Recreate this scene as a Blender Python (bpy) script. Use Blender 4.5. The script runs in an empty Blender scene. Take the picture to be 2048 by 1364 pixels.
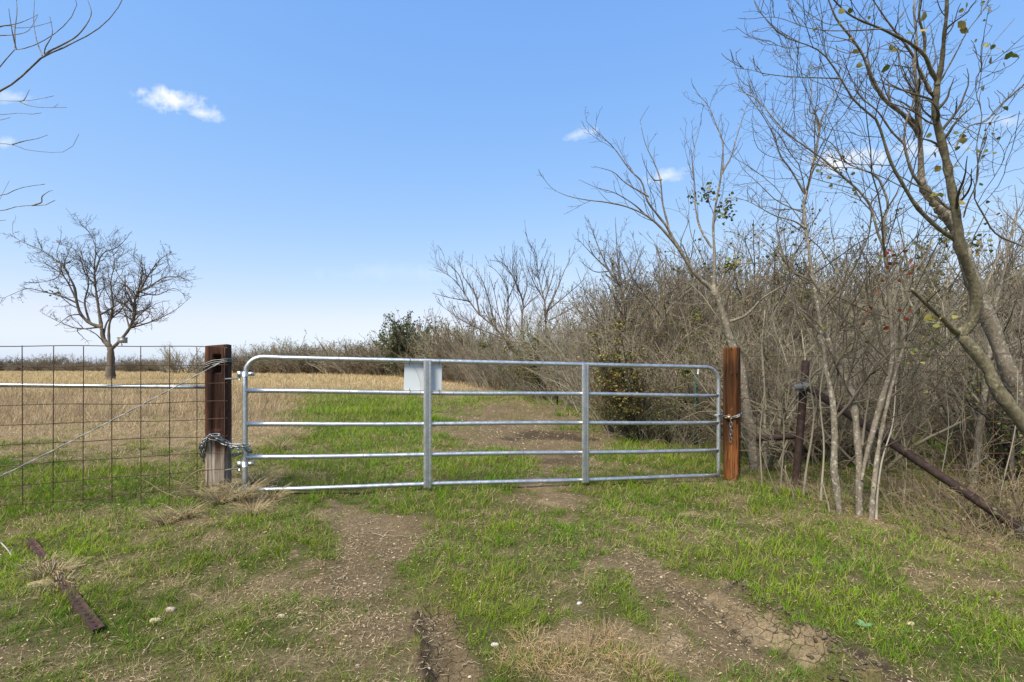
import bpy, math, random
import numpy as np
from mathutils import Vector, Matrix, Euler

# ------------------------------------------------------------------ camera, sky, sun, exposure
S = bpy.context.scene
COL = S.collection
CAMZ = 1.25
cd = bpy.data.cameras.new("camera"); cam = bpy.data.objects.new("camera", cd); COL.objects.link(cam)
cam.location = (0, 0, CAMZ); cam.rotation_euler = (math.radians(90), 0, 0)
cd.sensor_width = 36.0; cd.lens = 36.0 * 1000 / 2048; cd.shift_y = 51 / 2048
cd.clip_start = 0.05; cd.clip_end = 3000
S.camera = cam

SUN_EL, SUN_AZ = 52.0, 215.0      # azimuth clockwise from +Y (view direction): behind the camera, to its left
w = bpy.data.worlds.new("World"); S.world = w; w.use_nodes = True
wt = w.node_tree; wn = wt.nodes; wl = wt.links
for n in list(wn): wn.remove(n)
def WN(t, **k):
    n = wn.new(t)
    for a, b in k.items(): setattr(n, a, b)
    return n
def wm(op, a, b=None, c=None, clamp=False):
    n = wn.new('ShaderNodeMath'); n.operation = op; n.use_clamp = clamp
    for i, v in enumerate((a, b, c)):
        if v is None: continue
        if isinstance(v, (int, float)): n.inputs[i].default_value = v
        else: wl.new(v, n.inputs[i])
    return n.outputs[0]
sky = WN('ShaderNodeTexSky', sky_type='NISHITA', sun_disc=False)
sky.sun_elevation = math.radians(SUN_EL); sky.sun_rotation = math.radians(SUN_AZ)
sky.altitude = 0; sky.air_density = 1.0; sky.dust_density = 0.6; sky.ozone_density = 1.6
tc = WN('ShaderNodeTexCoord'); sx = WN('ShaderNodeSeparateXYZ'); wl.new(tc.outputs['Generated'], sx.inputs[0])
# the sky is the photograph's deep clear blue paling to white: grade the sky texture channel by channel
spc = WN('ShaderNodeSeparateColor'); wl.new(sky.outputs[0], spc.inputs[0]); hs = WN('ShaderNodeCombineColor')
chn = [wm('MULTIPLY', wm('POWER', spc.outputs[i], pw), kk) for i, (kk, pw) in enumerate(((1.10, .92), (1.71, .57), (3.75, .20)))]
chn[0] = wm('MINIMUM', chn[0], wm('MULTIPLY', chn[1], .90))
for i in range(3): wl.new(chn[i], hs.inputs[i])
# small fair-weather clouds, placed by direction on the sky
ysafe = wm('MAXIMUM', sx.outputs[1], 0.05)
U = wm('MULTIPLY', wm('DIVIDE', sx.outputs[0], ysafe), 1000)
V = wm('MULTIPLY', wm('DIVIDE', sx.outputs[2], ysafe), 1000)
cmb = WN('ShaderNodeCombineXYZ'); wl.new(U, cmb.inputs[0]); wl.new(V, cmb.inputs[1])
def cn(scale, det, rough=0.6):
    n = WN('ShaderNodeTexNoise'); n.inputs['Scale'].default_value = scale; n.inputs['Detail'].default_value = det
    n.inputs['Roughness'].default_value = rough; wl.new(cmb.outputs[0], n.inputs['Vector']); return n.outputs[0]
nz1 = cn(0.016, 6, 0.62); nz2 = cn(0.045, 5)
total = None
for (px, py, rx, ry, tilt, amt) in [(352, 203, 78, 27, -0.25, .95), (402, 226, 52, 15, -.2, .75), (1152, 270, 46, 13, .25, .5), (1332, 350, 52, 15, .12, .6),
                                    (1690, 320, 92, 26, .12, .85), (1850, 298, 90, 26, .0, .5), (25, 195, 60, 15, 0, .4),
                                    (8, 285, 26, 14, 0, .4), (2010, 240, 50, 16, 0, .35), (880, 545, 300, 22, 0, .12)]:
    u0, v0 = px - 1024, 733 - py
    c, s = math.cos(tilt), math.sin(tilt)
    du = wm('SUBTRACT', U, u0); dv = wm('SUBTRACT', V, v0)
    a = wm('DIVIDE', wm('ADD', wm('MULTIPLY', du, c), wm('MULTIPLY', dv, s)), rx)
    b = wm('DIVIDE', wm('SUBTRACT', wm('MULTIPLY', dv, c), wm('MULTIPLY', du, s)), ry)
    d = wm('SQRT', wm('ADD', wm('MULTIPLY', a, a), wm('MULTIPLY', b, b)))
    m = wm('SUBTRACT', 1.0, d)
    m = wm('ADD', m, wm('MULTIPLY', wm('SUBTRACT', nz1, 0.5), 2.2))
    m = wm('ADD', m, wm('MULTIPLY', wm('SUBTRACT', nz2, 0.5), 1.5))
    inside = wm('SUBTRACT', 1.55, d, clamp=True)
    m = wm('MULTIPLY', wm('MULTIPLY', m, 1.0, clamp=True), wm('MULTIPLY', inside, 1.6, clamp=True))
    m = wm('MULTIPLY', m, amt)
    total = m if total is None else wm('MAXIMUM', total, m)
front = wm('GREATER_THAN', sx.outputs[1], 0.06)
total = wm('MULTIPLY', total, front)
mix = WN('ShaderNodeMix', data_type='RGBA'); wl.new(total, mix.inputs[0]); wl.new(hs.outputs[0], mix.inputs[6])
mix.inputs[7].default_value = (5.5, 5.6, 5.8, 1)
bg = WN('ShaderNodeBackground'); bg.inputs[1].default_value = 0.13; wl.new(mix.outputs[2], bg.inputs[0])
wo = WN('ShaderNodeOutputWorld'); wl.new(bg.outputs[0], wo.inputs[0])

sl = bpy.data.lights.new("sun", 'SUN'); sl.energy = 5.0; sl.angle = math.radians(24); sl.color = (1.0, 0.92, 0.76)
sun = bpy.data.objects.new("sun", sl); COL.objects.link(sun)
el, az = math.radians(SUN_EL), math.radians(SUN_AZ)
sdir = Vector((math.sin(az) * math.cos(el), math.cos(az) * math.cos(el), math.sin(el)))
sun.rotation_euler = sdir.to_track_quat('Z', 'Y').to_euler(); sun.location = (-5, -8, 12)
S.view_settings.view_transform = 'Standard'; S.view_settings.look = 'None'
S.view_settings.exposure = 0.62; S.view_settings.gamma = 1; S.view_settings.use_curve_mapping = False
S.cycles.max_bounces = 5; S.cycles.diffuse_bounces = 3; S.cycles.transparent_max_bounces = 8

# ------------------------------------------------------------------ helpers
def P(px, py, Y):
    "a point seen at photo pixel px, py when it stands Y metres away"
    return np.array([(px - 1024) / 1000 * Y, Y, CAMZ - (py - 733) / 1000 * Y])

def hashn(ix, iy, seed):
    n = (ix.astype(np.int64) * 374761393 + iy.astype(np.int64) * 668265263 + seed * 1442695041) & 0xffffffff
    n = ((n ^ (n >> 13)) * 1274126177) & 0xffffffff
    return ((n ^ (n >> 16)) & 0xffff) / 65535.0
def vnoise(x, y, f, seed=0):
    x = np.asarray(x, float) * f + 1000.3; y = np.asarray(y, float) * f + 1000.7
    ix = np.floor(x); iy = np.floor(y); fx = x - ix; fy = y - iy
    fx = fx * fx * (3 - 2 * fx); fy = fy * fy * (3 - 2 * fy)
    a = hashn(ix, iy, seed); b = hashn(ix + 1, iy, seed); c = hashn(ix, iy + 1, seed); d = hashn(ix + 1, iy + 1, seed)
    return (a * (1 - fx) + b * fx) * (1 - fy) + (c * (1 - fx) + d * fx) * fy
def fbm(x, y, f, octv=4, seed=0):
    s = 0; a = 0.5; t = 0
    for o in range(octv):
        s = s + a * vnoise(x, y, f * 2 ** o, seed + o * 17); t += a; a *= 0.55
    return s / t
def sstep(a, b, x):
    t = np.clip((x - a) / (b - a), 0, 1); return t * t * (3 - 2 * t)

def mesh_np(name, V, F, mats=None, col=None, smooth=True, matidx=None, uv=None):
    me = bpy.data.meshes.new(name)
    V = np.asarray(V, np.float32); F = np.asarray(F, np.int32)
    k = F.shape[1]
    me.vertices.add(len(V)); me.vertices.foreach_set("co", V.ravel())
    me.loops.add(F.size); me.loops.foreach_set("vertex_index", F.ravel())
    me.polygons.add(len(F)); me.polygons.foreach_set("loop_start", np.arange(0, F.size, k, dtype=np.int32))
    if smooth: me.polygons.foreach_set("use_smooth", np.ones(len(F), bool))
    for m in (mats or []): me.materials.append(m)
    if matidx is not None: me.polygons.foreach_set("material_index", np.asarray(matidx, np.int32))
    if col is not None:
        a = me.color_attributes.new("col", 'FLOAT_COLOR', 'POINT')
        c = np.ones((len(V), 4), np.float32); c[:, :3] = col; a.data.foreach_set("color", c.ravel())
    me.update(calc_edges=True)
    return me

def link(name, me, parent=None, loc=None):
    o = bpy.data.objects.new(name, me); COL.objects.link(o)
    if parent is not None: o.parent = parent
    if loc is not None: o.location = loc
    return o
def tag(o, label, cat, group=None):
    o['label'] = label; o['category'] = cat
    if group: o['group'] = group
    return o
def thing(name, label, cat, loc=(0, 0, 0), rz=0, group=None):
    o = bpy.data.objects.new(name, None); COL.objects.link(o); o.empty_display_size = .1
    o.location = loc; o.rotation_euler = (0, 0, rz)
    return tag(o, label, cat, group)

class Acc:
    "collects quads into one mesh"
    def __init__(s): s.V = []; s.F = []; s.C = []; s.n = 0
    def add(s, V, F, c=None):
        V = np.asarray(V, float).reshape(-1, 3); F = np.asarray(F, int)
        if F.shape[1] == 3: F = np.concatenate([F, F[:, 2:3]], 1)
        s.V.append(V); s.F.append(F + s.n); s.n += len(V)
        if c is not None: s.C.append(np.broadcast_to(np.asarray(c, float), (len(V), 3)))
    def tubes(s, Pn, R, sides, caps=True, c=None):
        "Pn (N,K,3) polylines, R (N,K) radii"
        Pn = np.asarray(Pn, float); R = np.asarray(R, float)
        if Pn.ndim == 2: Pn = Pn[None]; R = R[None]
        N, K, _ = Pn.shape
        T = np.gradient(Pn, axis=1); T /= np.linalg.norm(T, axis=2, keepdims=True) + 1e-9
        main = T.mean(axis=1)
        ref = np.where((np.abs(main[:, 2]) > 0.75)[:, None], np.array([[1., 0.13, 0]]), np.array([[0.05, 0.02, 1.]]))
        ref = np.repeat(ref[:, None, :], K, 1)
        A = np.cross(T, ref); A /= np.linalg.norm(A, axis=2, keepdims=True) + 1e-9
        B = np.cross(T, A)
        th = np.arange(sides) * 2 * math.pi / sides
        ring = A[:, :, None, :] * np.cos(th)[None, None, :, None] + B[:, :, None, :] * np.sin(th)[None, None, :, None]
        Vv = Pn[:, :, None, :] + ring * R[:, :, None, None]
        base = (np.arange(N) * K * sides)[:, None, None]
        k = np.arange(K - 1)[None, :, None]; j = np.arange(sides)[None, None, :]; j2 = (j + 1) % sides
        f = np.stack([base + k * sides + j, base + k * sides + j2, base + (k + 1) * sides + j2, base + (k + 1) * sides + j], -1).reshape(-1, 4)
        if caps and sides >= 4 and sides % 2 == 0:
            ex = []
            for kk in (0, K - 1):
                for q in range(sides // 2 - 1):
                    ex.append(np.stack([base[:, 0, 0] + kk * sides + i for i in (q, q + 1, sides - 2 - q, sides - 1 - q)], -1))
            f = np.concatenate([f] + ex)
        s.add(Vv.reshape(-1, 3), f[:, ::-1] if False else f, c)
    def box(s, c, half, R=None, col=None):
        c = np.asarray(c, float); h = np.asarray(half, float)
        v = np.array([[x, y, z] for x in (-1, 1) for y in (-1, 1) for z in (-1, 1)]) * h
        if R is not None: v = v @ np.asarray(R).T
        s.add(v + c, [[0, 1, 3, 2], [4, 6, 7, 5], [0, 4, 5, 1], [2, 3, 7, 6], [0, 2, 6, 4], [1, 5, 7, 3]], col)
    def mesh(s, name, mats, smooth=True):
        V = np.concatenate(s.V); F = np.concatenate(s.F)
        C = np.concatenate(s.C) if s.C and sum(map(len, s.C)) == len(V) else None
        me = mesh_np(name, V, F, mats, C, smooth)
        me.validate()
        return me

def smooth_line(pts, n, it=0):
    "Catmull-Rom through pts (rows may carry extra columns), n samples by length"
    pts = np.asarray(pts, float)
    if len(pts) == 2:
        t = np.linspace(0, 1, n)[:, None]; return pts[0] * (1 - t) + pts[1] * t
    q = np.vstack([2 * pts[0] - pts[1], pts, 2 * pts[-1] - pts[-2]])
    out = []
    for i in range(1, len(q) - 2):
        p0, p1, p2, p3 = q[i - 1:i + 3]
        for t in np.linspace(0, 1, 8, endpoint=False):
            out.append(0.5 * ((2 * p1) + (-p0 + p2) * t + (2 * p0 - 5 * p1 + 4 * p2 - p3) * t * t + (-p0 + 3 * p1 - 3 * p2 + p3) * t ** 3))
    out.append(pts[-1]); out = np.array(out)
    d = np.r_[0, np.cumsum(np.linalg.norm(np.diff(out[:, :3], axis=0), axis=1))]
    tt = np.linspace(0, d[-1], n)
    return np.stack([np.interp(tt, d, out[:, i]) for i in range(out.shape[1])], 1)

# ---- node material helper
class Mat:
    def __init__(s, name, rough=.8, metal=0, spec=.3):
        s.m = bpy.data.materials.new(name); s.m.use_nodes = True; s.t = s.m.node_tree; s.n = s.t.nodes; s.l = s.t.links
        s.b = s.n['Principled BSDF']; s.b.inputs['Roughness'].default_value = rough; s.b.inputs['Metallic'].default_value = metal
        s.b.inputs['Specular IOR Level'].default_value = spec
        s.co = s.n.new('ShaderNodeTexCoord').outputs['Object']
    def pos(s):
        g = s.n.new('ShaderNodeNewGeometry'); return g.outputs['Position']
    def set(s, n, i, v):
        if v is None: return
        if hasattr(v, 'is_linked') or hasattr(v, 'links'): s.l.new(v, n.inputs[i])
        elif isinstance(v, (tuple, list)) and len(v) == 3 and n.inputs[i].type == 'RGBA': n.inputs[i].default_value = (*v, 1)
        else: n.inputs[i].default_value = v
    def noise(s, scale, det=4, rough=.55, vec=None, dist=0):
        n = s.n.new('ShaderNodeTexNoise'); s.set(n, 'Scale', scale); s.set(n, 'Detail', det); s.set(n, 'Roughness', rough); s.set(n, 'Distortion', dist)
        s.l.new(vec or s.co, n.inputs['Vector']); return n.outputs[0]
    def voro(s, scale, vec=None, feature='F1', out=0, rand=1):
        n = s.n.new('ShaderNodeTexVoronoi'); n.feature = feature; s.set(n, 'Scale', scale); s.set(n, 'Randomness', rand)
        s.l.new(vec or s.co, n.inputs['Vector']); return n.outputs[out]
    def map(s, scale, vec=None):
        n = s.n.new('ShaderNodeMapping'); n.inputs['Scale'].default_value = scale; s.l.new(vec or s.co, n.inputs['Vector']); return n.outputs[0]
    def ramp(s, f, stops, interp='LINEAR'):
        n = s.n.new('ShaderNodeValToRGB'); n.color_ramp.interpolation = interp; e = n.color_ramp.elements
        while len(e) < len(stops): e.new(.5)
        for i, (p, c) in enumerate(stops):
            e[i].position = p; e[i].color = (*c, 1) if isinstance(c, (tuple, list)) else (c, c, c, 1)
        s.l.new(f, n.inputs[0]); return n.outputs[0]
    def mix(s, f, a, b, mode='MIX'):
        n = s.n.new('ShaderNodeMix'); n.data_type = 'RGBA'; n.blend_type = mode
        s.set(n, 0, f); s.set(n, 6, a); s.set(n, 7, b); return n.outputs[2]
    def math(s, op, a, b=0.0, clamp=False):
        n = s.n.new('ShaderNodeMath'); n.operation = op; n.use_clamp = clamp; s.set(n, 0, a); s.set(n, 1, b); return n.outputs[0]
    def attr(s, name):
        n = s.n.new('ShaderNodeAttribute'); n.attribute_name = name; return n.outputs['Color']
    def sep(s, v):
        n = s.n.new('ShaderNodeSeparateXYZ'); s.l.new(v, n.inputs[0]); return n.outputs
    def color(s, c): s.set(s.b, 'Base Color', c); return s
    def rough(s, v): s.set(s.b, 'Roughness', v); return s
    def bump(s, h, strength=.5, dist=.01):
        n = s.n.new('ShaderNodeBump'); s.set(n, 'Strength', strength); s.set(n, 'Distance', dist); s.l.new(h, n.inputs['Height'])
        s.l.new(n.outputs[0], s.b.inputs['Normal']); return s

# bark of the near trees: grey brown with pale lichen
def bark(name, base, dark, lichen, amt, scale=1.0):
    m = Mat(name, .9, 0, .15)
    n1 = m.noise(9 * scale, 6, .65, m.map((1, 1, .45))); n2 = m.noise(60 * scale, 4, .6, m.map((1, 1, .5))); n3 = m.noise(28 * scale, 5, .7)
    c = m.ramp(n1, [(.32, dark), (.62, base)])
    c = m.mix(m.ramp(n2, [(.4, 0.0), (.7, .55)]), c, tuple(min(1, x * 1.55) for x in base))
    c = m.mix(m.ramp(n3, [(.60 - amt * .16, 0.0), (.66 - amt * .12, .8)]), c, lichen)
    m.color(c); m.bump(m.math('ADD', n2, m.math('MULTIPLY', n3, .6)), .8, .006)
    return m.m
M = {}
M['bark_grey'] = bark('bark_grey', (.17, .145, .115), (.07, .058, .045), (.34, .33, .28), .35)
M['bark_mossy'] = bark('bark_mossy', (.13, .112, .075), (.04, .035, .025), (.20, .20, .125), .4)
M['bark_dark'] = bark('bark_dark', (.11, .092, .075), (.05, .04, .032), (.2, .2, .17), .2, .4)
def twigmat(name, a, b, sc=1.5):
    m = Mat(name, .9, 0, .1); oi = m.n.new('ShaderNodeObjectInfo').outputs['Random']
    c = m.mix(m.noise(sc, 3), a, b)
    h = m.n.new('ShaderNodeHueSaturation'); m.l.new(c, h.inputs['Color']); m.l.new(m.math('ADD', m.math('MULTIPLY', oi, .8), .6), h.inputs['Value'])
    m.color(h.outputs[0]); return m.m
M['twig_near'] = twigmat('twig_near', (.065, .055, .042), (.16, .138, .105), 8)
M['twig_dark'] = twigmat('twig_dark', (.042, .034, .026), (.095, .078, .060))
M['twig_brown'] = twigmat('twig_brown', (.110, .089, .066), (.235, .194, .145), 1.2)
M['twig_grey'] = twigmat('twig_grey', (.13, .116, .085), (.28, .25, .19), 1.2)
M['twig_olive'] = twigmat('twig_olive', (.10, .09, .055), (.18, .16, .10), 1.2)
M['twig_pale'] = twigmat('twig_pale', (.34, .30, .24), (.50, .45, .37), 5)
M['weed_stalk'] = twigmat('weed_stalk', (.14, .105, .065), (.30, .24, .16), 7)
def vcol(name, rough=.7, trans=0.0, spec=.2):
    m = Mat(name, rough, 0, spec); a = m.attr('col'); m.color(a)
    if trans:
        t = m.n.new('ShaderNodeBsdfTranslucent'); m.l.new(a, t.inputs[0]); mx = m.n.new('ShaderNodeMixShader'); mx.inputs[0].default_value = trans
        m.l.new(m.b.outputs[0], mx.inputs[1]); m.l.new(t.outputs[0], mx.inputs[2]); m.l.new(mx.outputs[0], m.n['Material Output'].inputs[0])
    return m.m
M['blade'] = vcol('blade', .85, .3, .04); M['leaf'] = vcol('leaf', .5, .3, .35); M['litter'] = vcol('litter', .9, 0, .04)
M['stone'] = vcol('stone', .9, 0, .15)
# galvanised steel
m = Mat('galvanised', .36, .9, .5); g = m.voro(38, feature='F1', out=1); n1 = m.noise(5, 4)
c = m.mix(m.ramp(m.noise(55, 3, .5), [(.3, .1), (.7, .8)]), (.42, .44, .46), (.66, .68, .70)); c = m.mix(m.ramp(n1, [(.45, 0.), (.75, .45)]), c, (.30, .31, .32))
m.color(c); m.rough(m.ramp(m.noise(22, 4), [(.3, .30), (.7, .52)])); m.bump(m.noise(90, 3), .12, .002); M['galv'] = m.m
m = Mat('chain_steel', .45, .85, .5); m.color(m.mix(m.noise(60, 3), (.10, .11, .12), (.34, .36, .38))); M['chain'] = m.m
m = Mat('rusty_wire', .85, .2, .3); m.color(m.ramp(m.noise(14, 4), [(.3, (.05, .028, .02)), (.6, (.10, .058, .04)), (.8, (.09, .085, .08))])); M['rwire'] = m.m
m = Mat('grey_wire', .55, .7, .4); m.color(m.mix(m.noise(30, 3), (.16, .17, .17), (.32, .33, .33))); M['gwire'] = m.m
m = Mat('rusty_pipe', .8, .1, .3); nz = m.noise(20, 6, .7)
m.color(m.ramp(nz, [(.3, (.014, .009, .008)), (.55, (.032, .018, .015)), (.78, (.08, .052, .043))])); m.bump(m.noise(80, 4, .7), .5, .004); M['rpipe'] = m.m
m = Mat('red_rust', .85, .1, .3); m.color(m.ramp(m.noise(16, 6, .7), [(.3, (.022, .012, .010)), (.55, (.06, .030, .024)), (.8, (.17, .08, .05))])); m.bump(m.noise(90, 4, .7), .5, .003); M['rust'] = m.m
m = Mat('green_steel', .6, .2); m.color(m.mix(m.noise(20, 3), (.012, .035, .025), (.02, .06, .04))); M['green'] = m.m
m = Mat('white_enamel', .5, 0, .4); m.color(m.mix(m.ramp(m.noise(9, 5), [(.45, 0.), (.8, .35)]), (.50, .54, .58), (.42, .45, .48))); M['white'] = m.m
m = Mat('cut_wood', .9); m.color((.05, .03, .02)); M['cut'] = m.m
m = Mat('brass', .5, .7); m.color(m.mix(m.noise(60, 3), (.28, .18, .08), (.42, .32, .18))); M['brass'] = m.m
# timber posts
def timber(name, c_lo, c_hi, c_streak, weather):
    m = Mat(name, .82, 0, .2); st = m.map((1, 1, .035)); st2 = m.map((1, 1, .06))
    n1 = m.noise(38, 5, .6, st, .6); n2 = m.noise(120, 4, .6, st2); n3 = m.noise(4, 3, .5, m.map((1, 1, .3)))
    c = m.ramp(n1, [(.36, c_lo), (.62, c_hi)]); c = m.mix(m.ramp(n2, [(.5, 0.), (.75, .6)]), c, c_streak)
    c = m.mix(m.ramp(n3, [(.35, .75), (.6, 0.)]), c, tuple(x * .35 for x in c_lo))
    if weather:
        z = m.sep(m.co)[2]
        f = m.math('ADD', z, m.math('MULTIPLY', m.math('SUBTRACT', m.noise(30, 4, .6, st), .5), .55))
        gw = m.ramp(m.noise(45, 5, .65, st), [(.32, (.06, .042, .03)), (.48, (.26, .21, .16)), (.68, (.52, .46, .38))])
        c = m.mix(m.ramp(f, [(.43, 1.), (.60, 0.)]), c, gw)
    m.color(c); m.bump(m.math('ADD', n1, m.math('MULTIPLY', n2, .5)), .8, .008); return m.m
M['tie'] = timber('stained_tie', (.024, .011, .008), (.14, .052, .028), (.22, .11, .07), True)
M['orange'] = timber('orange_timber', (.020, .008, .004), (.215, .078, .022), (.30, .14, .055), False)

# ------------------------------------------------------------------ the lie of the land
def hground(x, y, fine=True):
    x = np.asarray(x, float); y = np.asarray(y, float)
    h = -0.105 * np.tanh(x / 2.6) * (1 - sstep(9, 24, y))
    h = h + 0.10 * (fbm(x, y, .05, 2, 5) - .5) * sstep(9, 30, y)
    if fine:
        near = 1 - sstep(14, 30, y)
        h = h + near * (0.05 * (fbm(x, y, .9, 3, 11) - .5) + 0.028 * (fbm(x, y, 5, 3, 21) - .5))
        for (a, b, wd, dp) in RUTS:
            h = h - dp * (1 - sstep(wd * .5, wd, segdist(x, y, a, b))) * (0.6 + 0.8 * fbm(x, y, 3, 2, 9))
        for (a, b, wd, hh) in RIDGES:
            h = h + hh * (1 - sstep(wd * .3, wd, segdist(x, y, a, b))) * (0.15 + 1.7 * np.abs(fbm(x, y, 9, 3, 31) - .4) * 1.6)
    return h
def segdist(x, y, a, b):
    ax, ay = a; bx, by = b; dx, dy = bx - ax, by - ay
    t = np.clip(((x - ax) * dx + (y - ay) * dy) / (dx * dx + dy * dy), 0, 1)
    return np.hypot(x - ax - t * dx, y - ay - t * dy)
def G2(px, py):
    Y = 1250.0 / (py - 733)
    for _ in range(4):
        X = (px - 1024) / 1000 * Y; hh = -0.105 * math.tanh(X / 2.6); Y = (CAMZ - hh) * 1000 / (py - 733)
    return ((px - 1024) / 1000 * Y, Y)
RUTS = [(G2(868, 1225), G2(905, 1362), .10, .035), (G2(905, 1362), G2(960, 1600), .10, .03), (G2(1370, 1170), G2(1640, 1362), .13, .045),
        (G2(1640, 1362), G2(1900, 1560), .13, .045), (G2(1050, 985), G2(1140, 1050), .2, .02), (G2(720, 990), G2(760, 1180), .3, .02)]
RIDGES = [(G2(1480, 1185), G2(1740, 1362), .075, .07), (G2(1385, 1185), G2(1560, 1325), .025, .03), (G2(836, 1230), G2(850, 1362), .03, .035)]
def hz(x, y): return float(hground(np.array([x]), np.array([y]))[0])
def GP(px, py, dz=0):
    x, y = G2(px, py); return np.array([x, y, hz(x, y) + dz])

# cover of the ground, from what stands where in the place: green turf, dry grass, bare soil, pale mud, dark soil
ELL = [  ('G', 280, 1200, 360, 170, .38), ('G', 1500, 1110, 300, 60, .25),
    # cx, cy, rx, ry, kind, amount
    ('G', 720, 835, 190, 42, .75), ('G', 640, 905, 200, 45, .45), ('G', 930, 930, 140, 35, .6), ('G', 620, 990, 150, 28, .5), ('G', 1320, 915, 130, 32, .65), ('G', 700, 955, 140, 25, .5),
    ('G', 900, 1005, 120, 40, .5), ('G', 1060, 1085, 210, 95, .45), ('G', 1420, 1020, 150, 45, .35), ('G', 1640, 1120, 260, 60, .45),
    ('G', 1750, 1240, 300, 90, .65), ('G', 1960, 1330, 240, 90, .5), ('G', 1560, 1010, 60, 30, .5), ('G', 960, 1340, 70, 80, .4), ('G', 200, 960, 260, 45, .55), ('G', 150, 1010, 260, 25, .4),
    ('G', 600, 1050, 90, 60, .35), ('G', 230, 1230, 220, 60, .25), ('G', 420, 1290, 180, 60, .25), ('G', 80, 1110, 120, 40, .3), ('G', 1200, 880, 40, 30, .2),
    ('G', 1100, 1190, 260, 60, .3), ('G', 840, 880, 60, 60, .4), ('G', 1530, 1330, 50, 30, .1), ('G', 1900, 875, 90, 30, 1.2), ('G', 1250, 1220, 90, 60, .3),
    ('D', 760, 1060, 120, 55, .85), ('D', 730, 1180, 115, 70, .6), ('D', 770, 1300, 95, 80, .5), ('D', 1010, 835, 165, 40, .9), ('D', 1060, 885, 190, 30, 1.0),
    ('D', 1090, 1000, 95, 32, .7), ('D', 1130, 930, 90, 26, .6), ('D', 1360, 1180, 80, 40, .45), ('D', 1430, 1280, 120, 60, .35), ('S', 480, 1210, 140, 70, .3), ('S', 250, 1180, 200, 60, .25), ('S', 300, 1320, 250, 60, .2),
    ('D', 1260, 1050, 60, 25, .3), ('D', 1560, 1010, 70, 18, .2), ('D', 690, 1000, 60, 20, .5), ('D', 1150, 1260, 90, 40, .2), ('D', 880, 1290, 45, 110, 1.0),
    ('D', 1810, 1230, 60, 30, .4), ('D', 1890, 1330, 50, 50, .4), ('D', 1640, 1170, 70, 20, .35),
    ('S', 480, 985, 90, 40, .8), ('S', 560, 860, 90, 60, .5), ('S', 1160, 1300, 190, 75, 1.0), ('S', 1950, 1060, 200, 60, .6), ('S', 400, 1060, 180, 26, .5),
    ('S', 170, 1140, 150, 40, .4), ('S', 200, 1040, 220, 12, .9), ('S', 160, 908, 260, 16, .7), ('S', 330, 950, 60, 16, .5), ('D', 60, 945, 70, 9, .5), ('S', 840, 905, 50, 15, .6), ('S', 1480, 1000, 60, 20, .4), ('S', 420, 1180, 120, 40, .3),
    ('L', 1095, 975, 50, 22, .6), ('L', 1130, 1010, 50, 18, .6), ('L', 820, 1110, 26, 12, .8), ('L', 1390, 1040, 20, 8, .7),
    ('L', 720, 1030, 90, 40, .35), ('L', 900, 780, 140, 20, .4), ('L', 1340, 1130, 25, 12, .7),
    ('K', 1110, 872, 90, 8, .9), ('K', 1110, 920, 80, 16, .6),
    ('K', 1980, 1330, 30, 16, .8), ('K', 836, 1300, 10, 70, .8), ('K', 440, 1075, 60, 16, .35), ('K', 1250, 1340, 20, 8, .3), ('K', 1350, 840, 120, 50, .5),
]
for i in range(9):
    t = i / 8; ELL.append(('L', 1402 + 205 * t, 1192 + 128 * t, 34 + 12 * t, 11 + 6 * t, 1.0)); ELL.append(('K', 1478 + 290 * t, 1182 + 185 * t, 26 + 10 * t, 8 + 5 * t, .95))
    ELL.append(('K', 1375 + 190 * t, 1180 + 150 * t, 9, 5, .8)); ELL.append(('D', 1300 + 230 * t, 1140 + 200 * t, 50, 26, .5)); ELL.append(('K', 832 + 12 * t, 1225 + 140 * t, 9, 12, .9)); ELL.append(('D', 868 + 30 * t, 1215 + 150 * t, 38, 18, .9))
rE = random.Random(8)
for i in range(46): ELL.append((rE.choice('LDDSSD'), rE.uniform(0, 2048), 1000 + 360 * rE.random() ** 1.1, rE.uniform(12, 34), rE.uniform(5, 13), rE.uniform(.5, .9)))
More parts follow.
